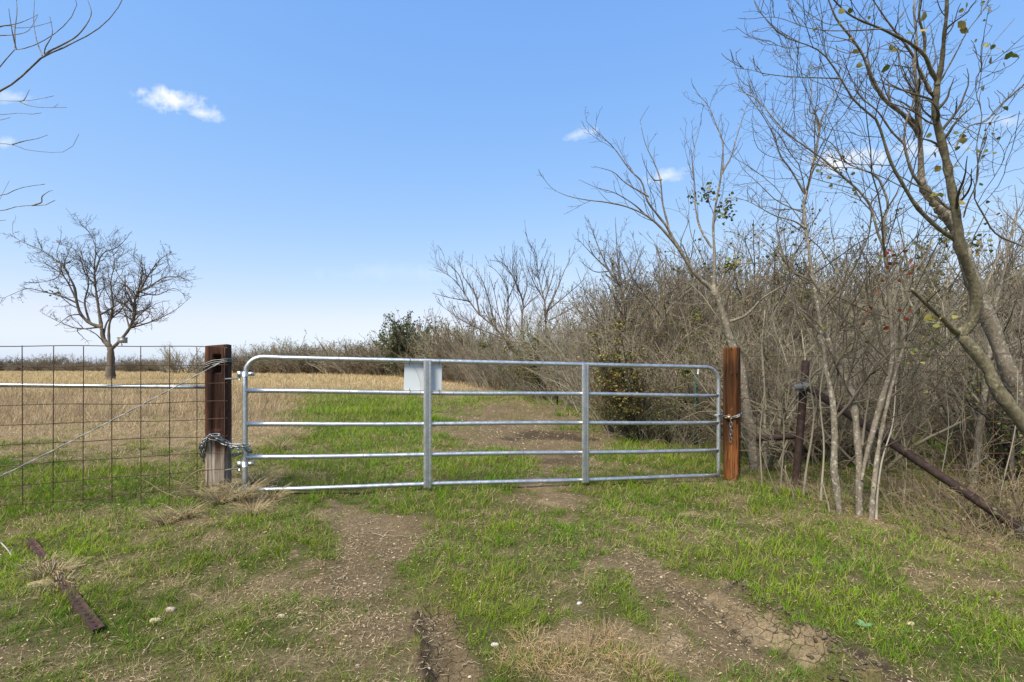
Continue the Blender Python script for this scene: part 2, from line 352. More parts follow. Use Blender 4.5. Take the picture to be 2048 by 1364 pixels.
def cover(x, y):
    h0 = -0.105 * np.tanh(x / 2.6)
    ys = np.maximum(y, 1.2)
    px = 1024 + 1000 * x / ys; py = 733 + 1000 * (CAMZ - h0) / ys
    # wobble the borders
    wx = (fbm(x, y, 1.3, 4, 41) - .5); wy = (fbm(x, y, 1.3, 4, 51) - .5)
    px2 = px + wx * 200; py2 = py + wy * 26000 / np.maximum(ys * ys, 4) ** .5 / 100 * 1.2
    left = 1 - sstep(520, 640, px2)
    G = np.full(x.shape, .80); D = np.full(x.shape, .20); Sg = np.full(x.shape, .30); L = np.zeros(x.shape); K = np.zeros(x.shape)
    far = 1 - sstep(880, 905, py2)              # beyond the green strip behind the left fence
    G = G * (1 - left * far); D = D * (1 - .9 * left * far); Sg = Sg + left * far * 1.0
    vfar = 1 - sstep(772, 786, py2)
    G = G * (1 - vfar); Sg = Sg + vfar; D = D * (1 - .8 * vfar)
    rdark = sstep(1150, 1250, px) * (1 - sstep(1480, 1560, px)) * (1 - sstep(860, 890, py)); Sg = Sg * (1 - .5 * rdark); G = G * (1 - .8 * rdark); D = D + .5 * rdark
    for (k, cx, cy, rx, ry, am) in ELL:
        d = np.sqrt(((px2 - cx) / rx) ** 2 + ((py2 - cy) / ry) ** 2); wgt = am * (1 - sstep(.55, 1.15, d))
        if k == 'G': G = G + wgt; Sg = Sg - .35 * wgt; D = D - .35 * wgt
        elif k == 'D': D = D + wgt; G = G - .95 * wgt; Sg = Sg - .4 * wgt
        elif k == 'S': Sg = Sg + wgt; G = G - (.5 if cy > 1240 and cx > 900 or cy < 1020 else .08) * wgt
        elif k == 'L': L = np.maximum(L, wgt); G = G - .9 * wgt; Sg = Sg - .6 * wgt
        else: K = np.maximum(K, wgt); G = G - .9 * wgt; Sg = Sg - .5 * wgt
    n = fbm(x, y, 2.2, 5, 61) - .5; n2 = fbm(x, y, 7, 3, 71) - .5; n3 = fbm(x, y, 3.1, 4, 81) - .5
    G = np.clip(G + 1.9 * n + 1.5 * n2 + .9 * (fbm(x, y, 20, 2, 171) - .5), 0, 1.3); Sg = np.clip(Sg + .06 + 1.2 * n3 - .4 * n + .9 * (fbm(x, y, 11, 2, 181) - .5), 0, 1.4); D = np.clip(D - 1.3 * n - .6 * n2, 0, 1.2)
    return G, Sg, D, np.clip(.8 * L + 1.8 * n3 * L + 1.2 * n2 * L, 0, 1), np.clip(K, 0, 1)

def axis(lo, hi, step, far_lo, far_hi, r=1.11):
    core = list(np.arange(lo, hi + 1e-6, step)); s = step; v = core[-1]
    while v < far_hi: s *= r; v += s; core.append(v)
    s = step; v = core[0]; pre = []
    while v > far_lo: s *= r; v -= s; pre.append(v)
    return np.array(pre[::-1] + core)
gx = axis(-5.2, 5.6, .026, -900, 900); gy = axis(1.7, 7.4, .026, -60, 1200, 1.09)
XX, YY = np.meshgrid(gx, gy); xf, yf = XX.ravel(), YY.ravel()
zf = hground(xf, yf)
G, Sg, D, L, K = cover(xf, yf)
c_soil = np.array([.125, .094, .057]); c_lit = np.array([.28, .215, .13]); c_green = np.array([.045, .075, .008]); c_mud = np.array([.29, .225, .145]); c_dark = np.array([.062, .048, .034])
cc = np.repeat(c_soil[None], len(xf), 0)
def lerp(c, t, v): return c * (1 - t[:, None]) + v * t[:, None]
cc = lerp(cc, np.clip(.35 + 1.1 * (fbm(xf, yf, 12, 3, 3) - .5), 0, 1), np.array([.19, .155, .10]))
cc = lerp(cc, np.clip(Sg, 0, 1) * .75, c_lit); cc = lerp(cc, np.clip(G, 0, 1) * .62, c_green)
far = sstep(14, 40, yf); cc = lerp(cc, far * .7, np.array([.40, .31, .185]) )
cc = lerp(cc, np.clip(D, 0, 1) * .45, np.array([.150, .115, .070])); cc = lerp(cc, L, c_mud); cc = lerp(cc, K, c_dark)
nx, ny = len(gx), len(gy); idx = np.arange(nx * ny).reshape(ny, nx)
F = np.stack([idx[:-1, :-1], idx[:-1, 1:], idx[1:, 1:], idx[1:, :-1]], -1).reshape(-1, 4)
mg = Mat('soil_and_turf', .97, 0, .02); a = mg.attr('col'); n1 = mg.noise(55, 6, .7); n2 = mg.noise(9, 5, .65); n4 = mg.noise(200, 3, .6)
mud = mg.attr('mud')
c = mg.mix(mg.ramp(n1, [(.32, .0), (.72, 1.)]), mg.mix(1.0, a, (.52, .50, .48), 'MULTIPLY'), mg.mix(1.0, a, (1.35, 1.33, 1.28), 'MULTIPLY'))
c = mg.mix(mg.ramp(n4, [(.62, 0.), (.75, .5)]), c, (.42, .34, .24))
n5 = mg.noise(30, 2, .5); vd = mg.voro(19, mg.mix(.06, mg.co, mg.n.new('ShaderNodeTexNoise').outputs[1]), 'DISTANCE_TO_EDGE', 0)
crk = mg.ramp(vd, [(.0, .6), (.04, 0.)]); crk = mg.mix(1.0, crk, mud, 'MULTIPLY')
crk2 = mg.mix(1.0, crk, mg.ramp(mg.noise(4, 2), [(.42, 0.), (.5, 1.)]), 'MULTIPLY')
c = mg.mix(crk2, c, (.05, .038, .026)); mg.color(c)
hb = mg.math('ADD', mg.math('MULTIPLY', n1, 1.0), mg.math('MULTIPLY', n4, .35)); hb = mg.math('SUBTRACT', hb, mg.math('MULTIPLY', crk2, 1.2))
mg.bump(hb, .9, .02)
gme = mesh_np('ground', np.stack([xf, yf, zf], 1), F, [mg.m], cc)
at = gme.color_attributes.new("mud", 'FLOAT_COLOR', 'POINT'); mc = np.ones((len(xf), 4), np.float32)
g880 = 1 - sstep(.05, .17, segdist(xf, yf, G2(880, 1230), G2(915, 1362)))
mc[:, :3] = np.clip(np.maximum(L, g880) * 1.5, 0, 1)[:, None]; at.data.foreach_set("color", mc.ravel())
go = link('ground', gme); go['kind'] = 'structure'

# ------------------------------------------------------------------ grass, litter, gravel
rg = np.random.default_rng(7)
def scatter(rho0, y0, y1, power, half=1.32):
    "world points inside a wedge wider than the view, density falling with distance"
    n = int(2 * half * rho0 * 2 ** power * ((y1 ** (2 - power) - y0 ** (2 - power)) / (2 - power)))
    u = rg.random(n); e = 2 - power
    y = (y0 ** e + u * (y1 ** e - y0 ** e)) ** (1 / e); x = (rg.random(n) * 2 - 1) * half * y
    return x, y
def blades(name, x, y, z, length, width, lean, col, tipcol, curl=.5, mat='blade'):
    N = len(x); th = rg.random(N) * 2 * math.pi; ph = rg.random(N) * 2 * math.pi
    d = np.stack([np.cos(th), np.sin(th)], 1); s = np.stack([-np.sin(th + .6 * rg.standard_normal(N)), np.cos(th)], 1)
    base = np.stack([x, y, z - .004], 1)
    def pt(t):
        out = lean * length * (t + curl * t * t); up = length * np.sqrt(np.clip(1 - np.minimum(lean, .97) ** 2, .02, 1)) * (t - curl * .35 * lean * t * t)
        return np.concatenate([base[:, :2] + d * out[:, None], (base[:, 2] + up)[:, None]], 1)
    sw = np.concatenate([s, np.zeros((N, 1))], 1) * (width / 2)[:, None]
    p0, p1, p2 = pt(0.0), pt(.5), pt(1.0)
    V = np.stack([p0 - sw, p0 + sw, p1 - sw * .8, p1 + sw * .8, p2 - sw * .12, p2 + sw * .12], 1).reshape(-1, 3)
    b = (np.arange(N) * 6)[:, None]
    Fq = np.concatenate([b + np.array([0, 1, 3, 2]), b + np.array([2, 3, 5, 4])])
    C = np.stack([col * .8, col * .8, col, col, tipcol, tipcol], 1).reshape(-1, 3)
    return mesh_np(name, V, Fq, [M[mat]], C, smooth=False)
def stuff(name, me, label):
    o = link(name, me); o['kind'] = 'stuff'; o['label'] = label; return o
# short green turf
x, y = scatter(21000, 1.75, 34, 1.6)
Gd, Sd, Dd, Ld, Kd = cover(x, y); cl = fbm(x, y, 14, 2, 91)
keep = rg.random(len(x)) < np.clip(Gd - .12, 0, 1) * np.clip((cl - .30) * 3.2, .10, 1.6) ** 1.3; x, y, Gd, Sd = x[keep], y[keep], Gd[keep], Sd[keep]
cl = cl[keep]; N = len(x); sc = (np.maximum(y, 2) / 3) ** .62
ln = (.011 + .034 * rg.random(N) ** 1.8) * (.65 + .75 * Gd) * (.7 + .9 * cl) * sc; wd = (.0019 + .0017 * rg.random(N)) * sc ** 1.25
hue = rg.random(N)[:, None]; pn = fbm(x, y, .8, 3, 101)[:, None]
hue = np.clip(hue * .7 + .9 * (fbm(x, y, 1.6, 3, 303)[:, None] - .35), 0, 1); base = np.array([.038, .130, .005]) * (1 - hue) + np.array([.165, .212, .016]) * hue
base = base * (.68 + 1.1 * pn); ydry = (rg.random(N) < .13 + .25 * np.clip(Sd, 0, 1))[:, None]
base = np.where(ydry, np.array([.30, .24, .11]) * (.6 + .7 * rg.random((N, 1))), base)
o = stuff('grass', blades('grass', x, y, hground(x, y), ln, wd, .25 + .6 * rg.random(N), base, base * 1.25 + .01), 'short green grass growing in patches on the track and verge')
print('turf', N)
# dry grass: matted near, tall in the field
x, y = scatter(7000, 1.75, 120, 1.62)
Gd, Sd, Dd, Ld, Kd = cover(x, y); cl = fbm(x, y, 6, 2, 191)
keep = rg.random(len(x)) < np.clip(Sd - .05, 0, 1) * np.clip(cl * 1.6, 0.1, 1) * (1 - .8 * np.clip(Ld + Kd, 0, 1)); x, y, Sd, cl = x[keep], y[keep], Sd[keep], cl[keep]
N = len(x); fld = sstep(7.5, 12, y) * (1 - .0 * y); sc = (np.maximum(y, 2) / 3) ** .60
pxx = 1024 + 1000 * x / y; track = sstep(520, 640, pxx) * (1 - sstep(26, 44, y)); fld = fld * (1 - .85 * track)
fn = fbm(x, y, .35, 3, 77)
ln = (.02 + .055 * rg.random(N)) * sc * (1 - fld) + fld * (.10 + .30 * rg.random(N)) * np.clip(-.35 + 2.6 * fbm(x, y, .6, 4, 424), .15, 1.6); wd = (.0010 + .0014 * rg.random(N)) * sc ** 1.6
lean = np.where(rg.random(N) < .6 * (1 - fld) + .25, .75 + .22 * rg.random(N), .15 + .5 * rg.random(N))
t = rg.random((N, 1)); base = np.array([.22, .155, .09]) * (1 - t) + np.array([.52, .41, .26]) * t
base = base * (.62 + .85 * fbm(x, y, .55, 4, 404)[:, None]) * (.8 + .4 * fbm(x, y, 2.5, 2, 414)[:, None]); gold = (sstep(24, 38, y) * .7)[:, None]; base = base * (1 - gold) + gold * (np.array([.46, .36, .19]) * (.75 + .6 * t))
rd = (np.clip((fn - .45) * 3, 0, 1) * sstep(9, 12, y) * (1 - sstep(20, 30, y)))[:, None]; base = base * (1 - .5 * rd) + .5 * rd * np.array([.30, .17, .10])
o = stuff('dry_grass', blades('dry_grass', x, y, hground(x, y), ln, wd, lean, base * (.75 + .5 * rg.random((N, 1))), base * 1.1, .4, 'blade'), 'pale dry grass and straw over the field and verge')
print('dry', N)
# golden belt along the foot of the far trees
# leaf litter and straw bits
def litter(name, n, mat, colf, size, label, wsel):
    x, y = scatter(n, 1.75, 22, 1.7)
    Gd, Sd, Dd, Ld, Kd = cover(x, y); keep = rg.random(len(x)) < wsel(x, y, Gd, Sd, Dd, Ld, Kd); x, y = x[keep], y[keep]; N = len(x)
    sc = (np.maximum(y, 2) / 3) ** .6
    a = rg.random(N) * 2 * math.pi; l = size[0] * (.5 + rg.random(N)) * sc; wdd = size[1] * (.5 + rg.random(N)) * sc
    d = np.stack([np.cos(a), np.sin(a), .5 * (rg.random(N) - .4)], 1) * l[:, None]; s = np.stack([-np.sin(a), np.cos(a), .9 * (rg.random(N) - .5)], 1) * wdd[:, None]
    c0 = np.stack([x, y, hground(x, y) + .004 + .012 * rg.random(N)], 1); up = np.zeros_like(c0); up[:, 2] = wdd * (.5 * rg.random(N))
    V = np.stack([c0 - d, c0 - s + up, c0 + d, c0 + s + up], 1).reshape(-1, 3); b = (np.arange(N) * 4)[:, None]
    C = np.repeat(colf(N), 4, 0)
    print(name, N)
    return stuff(name, mesh_np(name, V, b + np.arange(4), [M[mat]], C, smooth=False), label)
def leafcol(N):
    t = rg.random((N, 1)); k = rg.random((N, 1))
    c = np.array([.09, .06, .035]) * (1 - t) + np.array([.50, .38, .23]) * t
    return np.where(k > .975, np.array([.30, .13, .06]), c)
litter('leaf_litter', 2300, 'litter', leafcol, (.0070, .0034), 'small brown fallen leaves scattered over grass and soil',
       lambda x, y, G, Sg, D, L, K: np.clip(.40 + .12 * D + .3 * Sg + .2 * (x > 1.8) - .3 * L, 0, 1) * np.clip(fbm(x, y, 5, 2, 8) * 2.2 - .6, 0.05, 1))
litter('straw_bits', 3400, 'litter', lambda N: (np.array([.30, .22, .14]) + np.array([.24, .20, .15]) * rg.random((N, 1))), (.020, .0010), 'loose bits of straw and bleached stems on the ground',
       lambda x, y, G, Sg, D, L, K: np.clip(.15 + .5 * D + .6 * Sg - .4 * L, 0, 1) * np.clip(fbm(x, y, 3, 2, 88) * 2.4 - .7, 0.03, 1))
def stones(name, x, y, r, col, label):
    N = len(x); base = np.array([[1, 1, 1], [1, 1, -1], [1, -1, 1], [1, -1, -1], [-1, 1, 1], [-1, 1, -1], [-1, -1, 1], [-1, -1, -1]], float) * .6
    base = np.concatenate([base, np.eye(3), -np.eye(3)])
    # cube with pushed out face centres -> 24 quads via two-triangle fans kept as quads
    Fq = []
    faces = {8: [0, 1, 3, 2], 11: [4, 6, 7, 5], 9: [0, 4, 5, 1], 12: [2, 3, 7, 6], 10: [0, 2, 6, 4], 13: [1, 5, 7, 3]}
    for cidx, fr in faces.items():
        for i in range(4): Fq.append([fr[i], fr[(i + 1) % 4], cidx])
    Fq = np.array(Fq)
    A = rg.standard_normal((N, 3)); sx = r[:, None] * np.stack([.6 + .7 * rg.random(N), .6 + .7 * rg.random(N), .35 + .4 * rg.random(N)], 1)
    V = base[None] * (1 + .28 * rg.standard_normal((N, 14, 1))) * sx[:, None, :]
    th = rg.random(N) * 6.28; ca, sa = np.cos(th), np.sin(th)
    V = np.stack([V[..., 0] * ca[:, None] - V[..., 1] * sa[:, None], V[..., 0] * sa[:, None] + V[..., 1] * ca[:, None], V[..., 2]], -1)
    V += np.stack([x, y, hground(x, y) + r * .15], 1)[:, None, :]
    Fa = ((np.arange(N) * 14)[:, None, None] + Fq).reshape(-1, 3)
    return stuff(name, mesh_np(name, V.reshape(-1, 3), Fa, [M['stone']], np.repeat(col, 14, 0), smooth=False), label)
x, y = scatter(1500, 1.75, 13, 1.6); Gd, Sd, Dd, Ld, Kd = cover(x, y)
keep = rg.random(len(x)) < np.clip(Dd * .9 + .2 * Ld - .5 * Gd - .1, 0.01, 1) * np.clip(fbm(x, y, 2.5, 2, 44) * 2.6 - .7, .06, 1); x, y = x[keep], y[keep]; N = len(x)
t = rg.random((N, 1)); stones('gravel', x, y, (.003 + .008 * rg.random(N) ** 3) * (y / 3) ** .5, np.array([.14, .11, .07]) * (1 - t ** 2) + np.array([.46, .38, .27]) * t ** 2, 'scattered pale gravel and pebbles in the bare track')
# broken clods along the right rut
N = 700; t = rg.random(N); a0, b0 = np.array(G2(1470, 1180)), np.array(G2(1760, 1375)); pp = a0 + (b0 - a0) * t[:, None] + rg.standard_normal((N, 2)) * [.055, .045]
stones('soil_clods', pp[:, 0], pp[:, 1], .002 + .013 * rg.random(N) ** 4, np.array([.085, .066, .046]) * (.6 + .9 * rg.random((N, 1))), 'dark broken soil clods thrown up along the rut')

# ------------------------------------------------------------------ gate
gA = np.array(P(490, 733, 4.55)[:2]); gB = np.array(P(1437, 733, 5.75)[:2]); gdir = (gB - gA) / np.linalg.norm(gB - gA); gnrm = np.array([gdir[1], -gdir[0]])  # towards camera
GLEN = np.linalg.norm(gB - gA)
def gp(s, py=None, z=None, off=0.0):
    "point in the gate plane, s metres from the hinge stile"
    p = gA + gdir * s + gnrm * off
    return np.array([p[0], p[1], z])
def zrail(pyl, pyr):
    zl = CAMZ - (pyl - 733) / 1000 * 4.55; zr = CAMZ - (pyr - 733) / 1000 * 5.75
    return zl, zr
RZ = [zrail(a, b) for a, b in [(714, 735), (782, 791), (849, 845), (914.5, 901), (980, 951)]]
def rz(i, s): return RZ[i][0] + (RZ[i][1] - RZ[i][0]) * s / GLEN
gate = thing('farm_gate', 'long galvanised tube farm gate of five rails hung between the two timber posts', 'gate', (gA[0], gA[1], 0))
def gobj(name, acc, mat, parent=gate, label=None):
    me = acc.mesh(name, [M[mat]] if isinstance(mat, str) else mat); o = link(name, me, parent)
    if parent is gate: o.matrix_parent_inverse = Matrix.Translation((-gA[0], -gA[1], 0))
    if label: o['label'] = label
    return o
R0 = .0215
def arcs(i, s0, s1): return [gp(s, z=rz(i, s)) for s in np.linspace(s0, s1, 24)]
rr = .155
fr = []
fr.append(gp(0.0 - .005, z=RZ[4][0] - .045)); fr += [gp(0, z=z) for z in np.linspace(RZ[4][0], RZ[0][0] - rr, 10)]
for a in np.linspace(0, math.pi / 2, 10)[1:]: fr.append(gp(rr - rr * math.cos(a), z=RZ[0][0] - rr + rr * math.sin(a)))
for s in np.linspace(rr, GLEN - rr, 30)[1:]: fr.append(gp(s, z=rz(0, s)))
for a in np.linspace(0, math.pi / 2, 10)[1:]: fr.append(gp(GLEN - rr + rr * math.sin(a), z=RZ[0][1] - rr + rr * math.cos(a)))
fr += [gp(GLEN, z=z) for z in np.linspace(RZ[0][1] - rr, RZ[4][1] - .025, 10)[1:]]
fr = np.array(fr)
# bow the long tubes and shake them a little, as used gates are
A = Acc(); A.tubes(fr, np.full(len(fr), R0 * 1.04), 16); gobj('frame', A, 'galv')
for i in range(1, 5):
    A = Acc(); L0 = [gp(s, z=rz(i, s) + .004 * math.sin(s * 2.1 + i)) for s in np.linspace(.01, GLEN - .01, 30)]
    A.tubes(np.array(L0), np.full(30, R0 * (.98 if i < 4 else 1.0)), 14)
    for s in (.02, GLEN - .02):                      # weld collars
        A.tubes(np.array([gp(s - .012 + .004, z=rz(i, s)), gp(s + .012, z=rz(i, s))]), np.array([R0 * 1.12, R0 * 1.08]), 12)
    gobj('rail', A, 'galv')
def s_at(px):                                          # where a sight line at px crosses the gate plane
    k = (px - 1024) / 1000; return (k * gA[1] - gA[0]) / (gdir[0] - k * gdir[1])
for px in (854.5, 1168.5):
    s = s_at(px); A = Acc(); hw = .037
    prof = [(-hw, -.012), (-hw, .008), (-hw + .008, .012), (-.014, .012), (-.010, .004), (-.003, .004), (0, .014), (.003, .004), (.010, .004), (.014, .012), (hw - .008, .012), (hw, .008), (hw, -.012)]
    z0, z1 = rz(4, s) - .022, rz(0, s) + .008; rows = []
    for z in (z0, z1):
        for (u, v) in prof: rows.append(gp(s + u, z=z, off=R0 + .010 + v * 1.0))
    n = len(prof); A.add(rows, [[j, j + 1, n + j + 1, n + j] for j in range(n - 1)])
    rows2 = []
    for z in (z0, z1):
        for (u, v) in ((-hw, -.012), (hw, -.012)): rows2.append(gp(s + u, z=z, off=R0 + .010 + v))
    A.add(rows2, [[0, 1, 3, 2]])
    o = gobj('upright', A, 'galv')
    for p in o.data.polygons: p.use_smooth = False
# thin wires laced between the rails (stock wire sagging behind the tubes)
rl = random.Random(5); A = Acc()
def lace(px0, i0, px1, i1, bow=.03, w_=.0013):
    s0, s1 = s_at(px0), s_at(px1); pts = []
    z0, z1 = rz(i0, s0), rz(i1, s1)
    for t in np.linspace(0, 1, 16):
        s = s0 + (s1 - s0) * t + bow * math.sin(math.pi * t); z = z0 + (z1 - z0) * t
        off = R0 * 1.15 * math.cos(math.pi * t * 1.0) * (1 if i0 != 99 else 0)
        pts.append(gp(s, z=z, off=abs(off) * (1 if t < .5 else -1) * (1 if t < .12 or t > .88 else .3)))
    A.tubes(np.array(pts), np.full(16, w_), 5)
    for (s, i) in ((s0, i0), (s1, i1)):               # a turn round the tube
        ring = [gp(s - .012 + .024 * a / 6.28, z=rz(i, s) + (R0 + .0025) * math.cos(a), off=(R0 + .0025) * math.sin(a)) for a in np.linspace(0, 6.5, 14)]
        A.tubes(np.array(ring), np.full(14, w_), 5)
for px0, px1 in [(560, 572), (617, 624), (680, 701), (745, 760), (822, 842), (900, 908), (955, 962), (990, 1008), (1035, 1047), (1083, 1085), (1195, 1200), (1245, 1262), (1318, 1330), (1365, 1392)]:
    lace(px0, 0, px1, 1, .012 + .02 * rl.random())
for px0, px1 in [(565, 590), (688, 728), (795, 830), (890, 925), (981, 995), (1030, 1048), (1120, 1142), (1210, 1229), (1300, 1330), (1390, 1402)]:
    lace(px0, 2, px1, 3, .004)
for px0, px1 in [(770, 742), (960, 950), (1012, 1006)]: lace(px0, 2, px1, 3, 0)
gobj('lacing_wire', A, 'gwire')
# hinges: strap clamp, bolt and pin into the post
for (py, off) in ((748, 0), (928, 0)):
    z = CAMZ - (py - 733) / 1000 * 4.55; A = Acc()
    A.tubes(np.array([gp(0, z=z - .022), gp(0, z=z + .022)]), np.array([.027, .027]), 14)
    ang = math.atan2(gdir[1], gdir[0]); Rz = np.array([[math.cos(ang), -math.sin(ang), 0], [math.sin(ang), math.cos(ang), 0], [0, 0, 1]])
    A.box(gp(.045, z=z), (.032, .006, .018), Rz); A.box(gp(-.042, z=z), (.020, .016, .024), Rz)
    h = gobj('hinge', A, 'galv')
    A = Acc(); A.tubes(np.array([gp(.052, z=z, off=-.02), gp(.052, z=z, off=.022)]), np.array([.008, .008]), 6); gobj('bolt', A, 'gwire', h)
    A = Acc(); A.tubes(np.array([gp(-.045, z=z - .055), gp(-.045, z=z + .02)]), np.array([.009, .009]), 8)
    A.tubes(np.array([gp(-.045, z=z - .038), gp(-.17, z=z - .045)]), np.array([.008, .008]), 8); gobj('hinge_pin', A, 'galv', h)
# sign back
sgA = Acc(); s0, s1 = s_at(809), s_at(884.5); zt = lambda s: rz(0, s) - .024; zb = lambda s: rz(0, s) - .292
cor = []
def rc(sa, za, sb, zb_, r=.014):
    pts = []
    for (cx, cz, a0) in ((sb - r, za - r, 0), (sa + r, za - r, 90), (sa + r, zb_ + r, 180), (sb - r, zb_ + r, 270)):
        for a in np.linspace(0, 90, 5): pts.append((cx + r * math.cos(math.radians(a0 + a)), cz + r * math.sin(math.radians(a0 + a))))
    return pts
pts = rc(s0, zt(s0), s1, zb(s0)); n = len(pts)
tiltz = lambda s: (RZ[0][1] - RZ[0][0]) * (s - s0) / GLEN * .8
V2 = [gp(s - .006 * (z < zt(s0) - .1), z=z + tiltz(s), off=-.024) for s, z in pts] + [gp(s, z=z + tiltz(s), off=-.0275) for s, z in pts]
bmv = V2; me = bpy.data.meshes.new('blank_sign'); me.from_pydata([tuple(v) for v in bmv], [], [list(range(n)), list(range(2 * n - 1, n - 1, -1))] + [[j, n + j, n + (j + 1) % n, (j + 1) % n] for j in range(n)]); me.materials.append(M['white'])
sign = tag(link('sign_panel', me), 'blank pale grey back of a sheet metal sign wired to the gate', 'sign')
for (s, i) in ((s0 + .05, 0), (s1 - .03, 0), (s0 + .05, 1), (s1 - .03, 1)):
    A = Acc(); zz = rz(i, s); zh = (rz(0, s) - .05) if i == 0 else (rz(0, s) - .27)
    ring = [gp(s + .004 * math.sin(a * 2), z=(zz + (R0 + .004) * math.cos(a)) if abs(math.cos(a)) >= 0 else zz, off=(R0 + .007) * math.sin(a)) for a in np.linspace(0, 2 * math.pi, 18)]
    A.tubes(np.array(ring), np.full(18, .0024), 5); A.tubes(np.array([gp(s, z=zh, off=-.022), gp(s, z=zz, off=-.030)]), np.array([.0018, .0018]), 5)
    o = link('wire_tie', A.mesh('wire_tie', [M['rwire']]), sign)

# ------------------------------------------------------------------ posts
def post(name, label, cx, cy, z0, z1, hx, hy, rz_, mat, feat, seed, top_tilt=0):
    K = 16; per = []
    for i in range(K): per.append((-hx + 2 * hx * i / K, -hy, 0, -1, i / K))
    for i in range(K): per.append((hx, -hy + 2 * hy * i / K, 1, 0, i / K))
    for i in range(K): per.append((hx - 2 * hx * i / K, hy, 0, 1, i / K))
    for i in range(K): per.append((-hx, hy - 2 * hy * i / K, -1, 0, i / K))
    per = np.array(per); n = len(per); Z = np.linspace(z0, z1, 130); V = []
    for z in Z:
        u = per[:, 0]; v = per[:, 1]
        cr = np.clip((np.abs(u) - hx + .018) / .018, 0, 1) * np.clip((np.abs(v) - hy + .018) / .018, 0, 1)
        amt = -.007 * cr + .010 * (fbm(per[:, 0] * 40 + per[:, 1] * 23, np.full(n, z * 1.6), 1.0, 3, seed) - .5) + .005 * (fbm(u * 160 + v * 90, np.full(n, z * 6), 1., 2, seed + 3) - .5)
        amt = amt + feat(per, z)
        V.append(np.stack([u + per[:, 2] * amt - np.sign(u) * .006 * cr, v + per[:, 3] * amt - np.sign(v) * .006 * cr, np.full(n, z) + (top_tilt * u if z == Z[-1] else 0)], 1))
    V = np.concatenate(V); Fq = []
    for k in range(len(Z) - 1):
        for j in range(n): Fq.append([k * n + j, k * n + (j + 1) % n, (k + 1) * n + (j + 1) % n, (k + 1) * n + j])
    cen = len(V); V = np.vstack([V, [[0, 0, z1 - .002]]]); tb = (len(Z) - 1) * n
    for j in range(n): Fq.append([tb + j, tb + (j + 1) % n, cen, cen])
    me = bpy.data.meshes.new(name); me.from_pydata(V.tolist(), [], [f if f[2] != f[3] else f[:3] for f in Fq]); me.materials.append(mat)
    for p in me.polygons: p.use_smooth = True
    o = link(name, me, None, (cx, cy, 0)); o.rotation_euler = (0, 0, rz_); return tag(o, label, 'post')
def featL(per, z):      # split notch near the top, decayed core, rot at the foot
    f = (per[:, 3] == -1); u = per[:, 0]
    a = np.zeros(len(per))
    a -= np.where(f & (np.abs(u - .012) < .026) & (z > 1.20) & (z < 1.375 - .02), .07, 0)
    a -= np.where(f & (np.abs(u - .01) < .034) & (z > .68) & (z < 1.20), .012, 0)
    a -= np.where(f & (np.abs(u - .055) < .018) & (z < .20), .04, 0)
    a -= np.where(f & (np.abs(u + .03) < .012) & (z < .12), .02, 0)
    return a
pL = P(437, 733, 4.62); angL = math.radians(17)
lpost = post('timber_post', 'dark stained timber tie post with grey weathered foot at the hinge end of the gate', pL[0], pL[1], -.12, 1.445, .092, .095, angL, M['tie'], featL, 3, .10)
def featR(per, z):
    f = (per[:, 3] == -1); u = per[:, 0]
    a = -np.where(f & (np.abs(u + .004 - .02 * math.sin(z * 2)) < .010) & (z > .75), .02, 0)
    return a
pR = P(1464, 733, 5.95); angR = math.radians(-34)
rpost = post('timber_post', 'orange brown squared timber post at the latch end of the gate', pR[0], pR[1], -.3, 1.475, .083, .10, angR, M['orange'], featR, 9, 0)

# ------------------------------------------------------------------ left fence: welded wire panel, top pipe, diagonal wire
fA = np.array(P(-560, 733, 3.0)[:2]); 
def fl(px):   # fence line from the post corner out to the left
    q0 = np.array([-2.56, 4.47]); q1 = np.array([-3.98, 3.885]); d = q1 - q0; k = (px - 1024) / 1000
    t = (k * q0[1] - q0[0]) / (d[0] - k * d[1]); return q0 + d * t
ys0 = [692.5, 732, 771.5, 811.5, 850.5, 889.5, 928.5, 968, 1009, 1035]      # heights where the panel meets px 47
A = Acc(); rf = random.Random(3)
q0 = np.array([-2.545, 4.47]); q1 = np.array([-3.98, 3.885]); dn = (q1 - q0) / np.linalg.norm(q1 - q0); nrmf = np.array([-dn[1], dn[0]])
ymid = fl(47)[1]; HZ = [CAMZ - (y_ - 733) / 1000 * ymid for y_ in ys0]
LN = 4.4
for i, z in enumerate(HZ):
    n = 40; t = np.linspace(0, LN, n); bow = .006 * np.sin(t * 3 + i) + .004 * np.sin(t * 7 + 2 * i)
    zz = z + .010 * (1 - t / LN) * (1 if i == 0 else .3) + bow + (.03 * (t / 1.5 < 1) * (1 - t / 1.5) if i >= 8 else 0)
    pts = np.stack([q0[0] + dn[0] * t, q0[1] + dn[1] * t, zz], 1); A.tubes(pts, np.full(n, .0035 if i else .0040), 6)
sx_ = [450, 395, 340, 283, 225, 167, 107, 47]; tt = []
for px in sx_:
    p = fl(px); tt.append(np.linalg.norm(p - q0))
while tt[-1] < LN: tt.append(tt[-1] + (tt[-1] - tt[-2]) * 1.0)
for k, t in enumerate(tt):
    zs = np.linspace(HZ[-1] - (.0 if k > 0 else -.03), HZ[0] + .006, 16); lean = .004 * rf.uniform(-1, 1)
    pts = np.stack([q0[0] + dn[0] * (t + lean * zs) , q0[1] + dn[1] * (t + lean * zs) - .006, zs + (.0 if k else 0)], 1); A.tubes(pts, np.full(16, .0034), 6)
tag(link('wire_panel', A.mesh('wire_panel', [M['rwire']])), 'rusty welded wire fence panel stretching left from the dark timber post', 'fence')
A = Acc(); pa, pb = P(-700, 764, 3.4), P(428, 774.5, 4.78)
A.tubes(np.array([pa + (pb - pa) * t for t in np.linspace(0, 1, 12)]), np.full(12, .0170), 14)
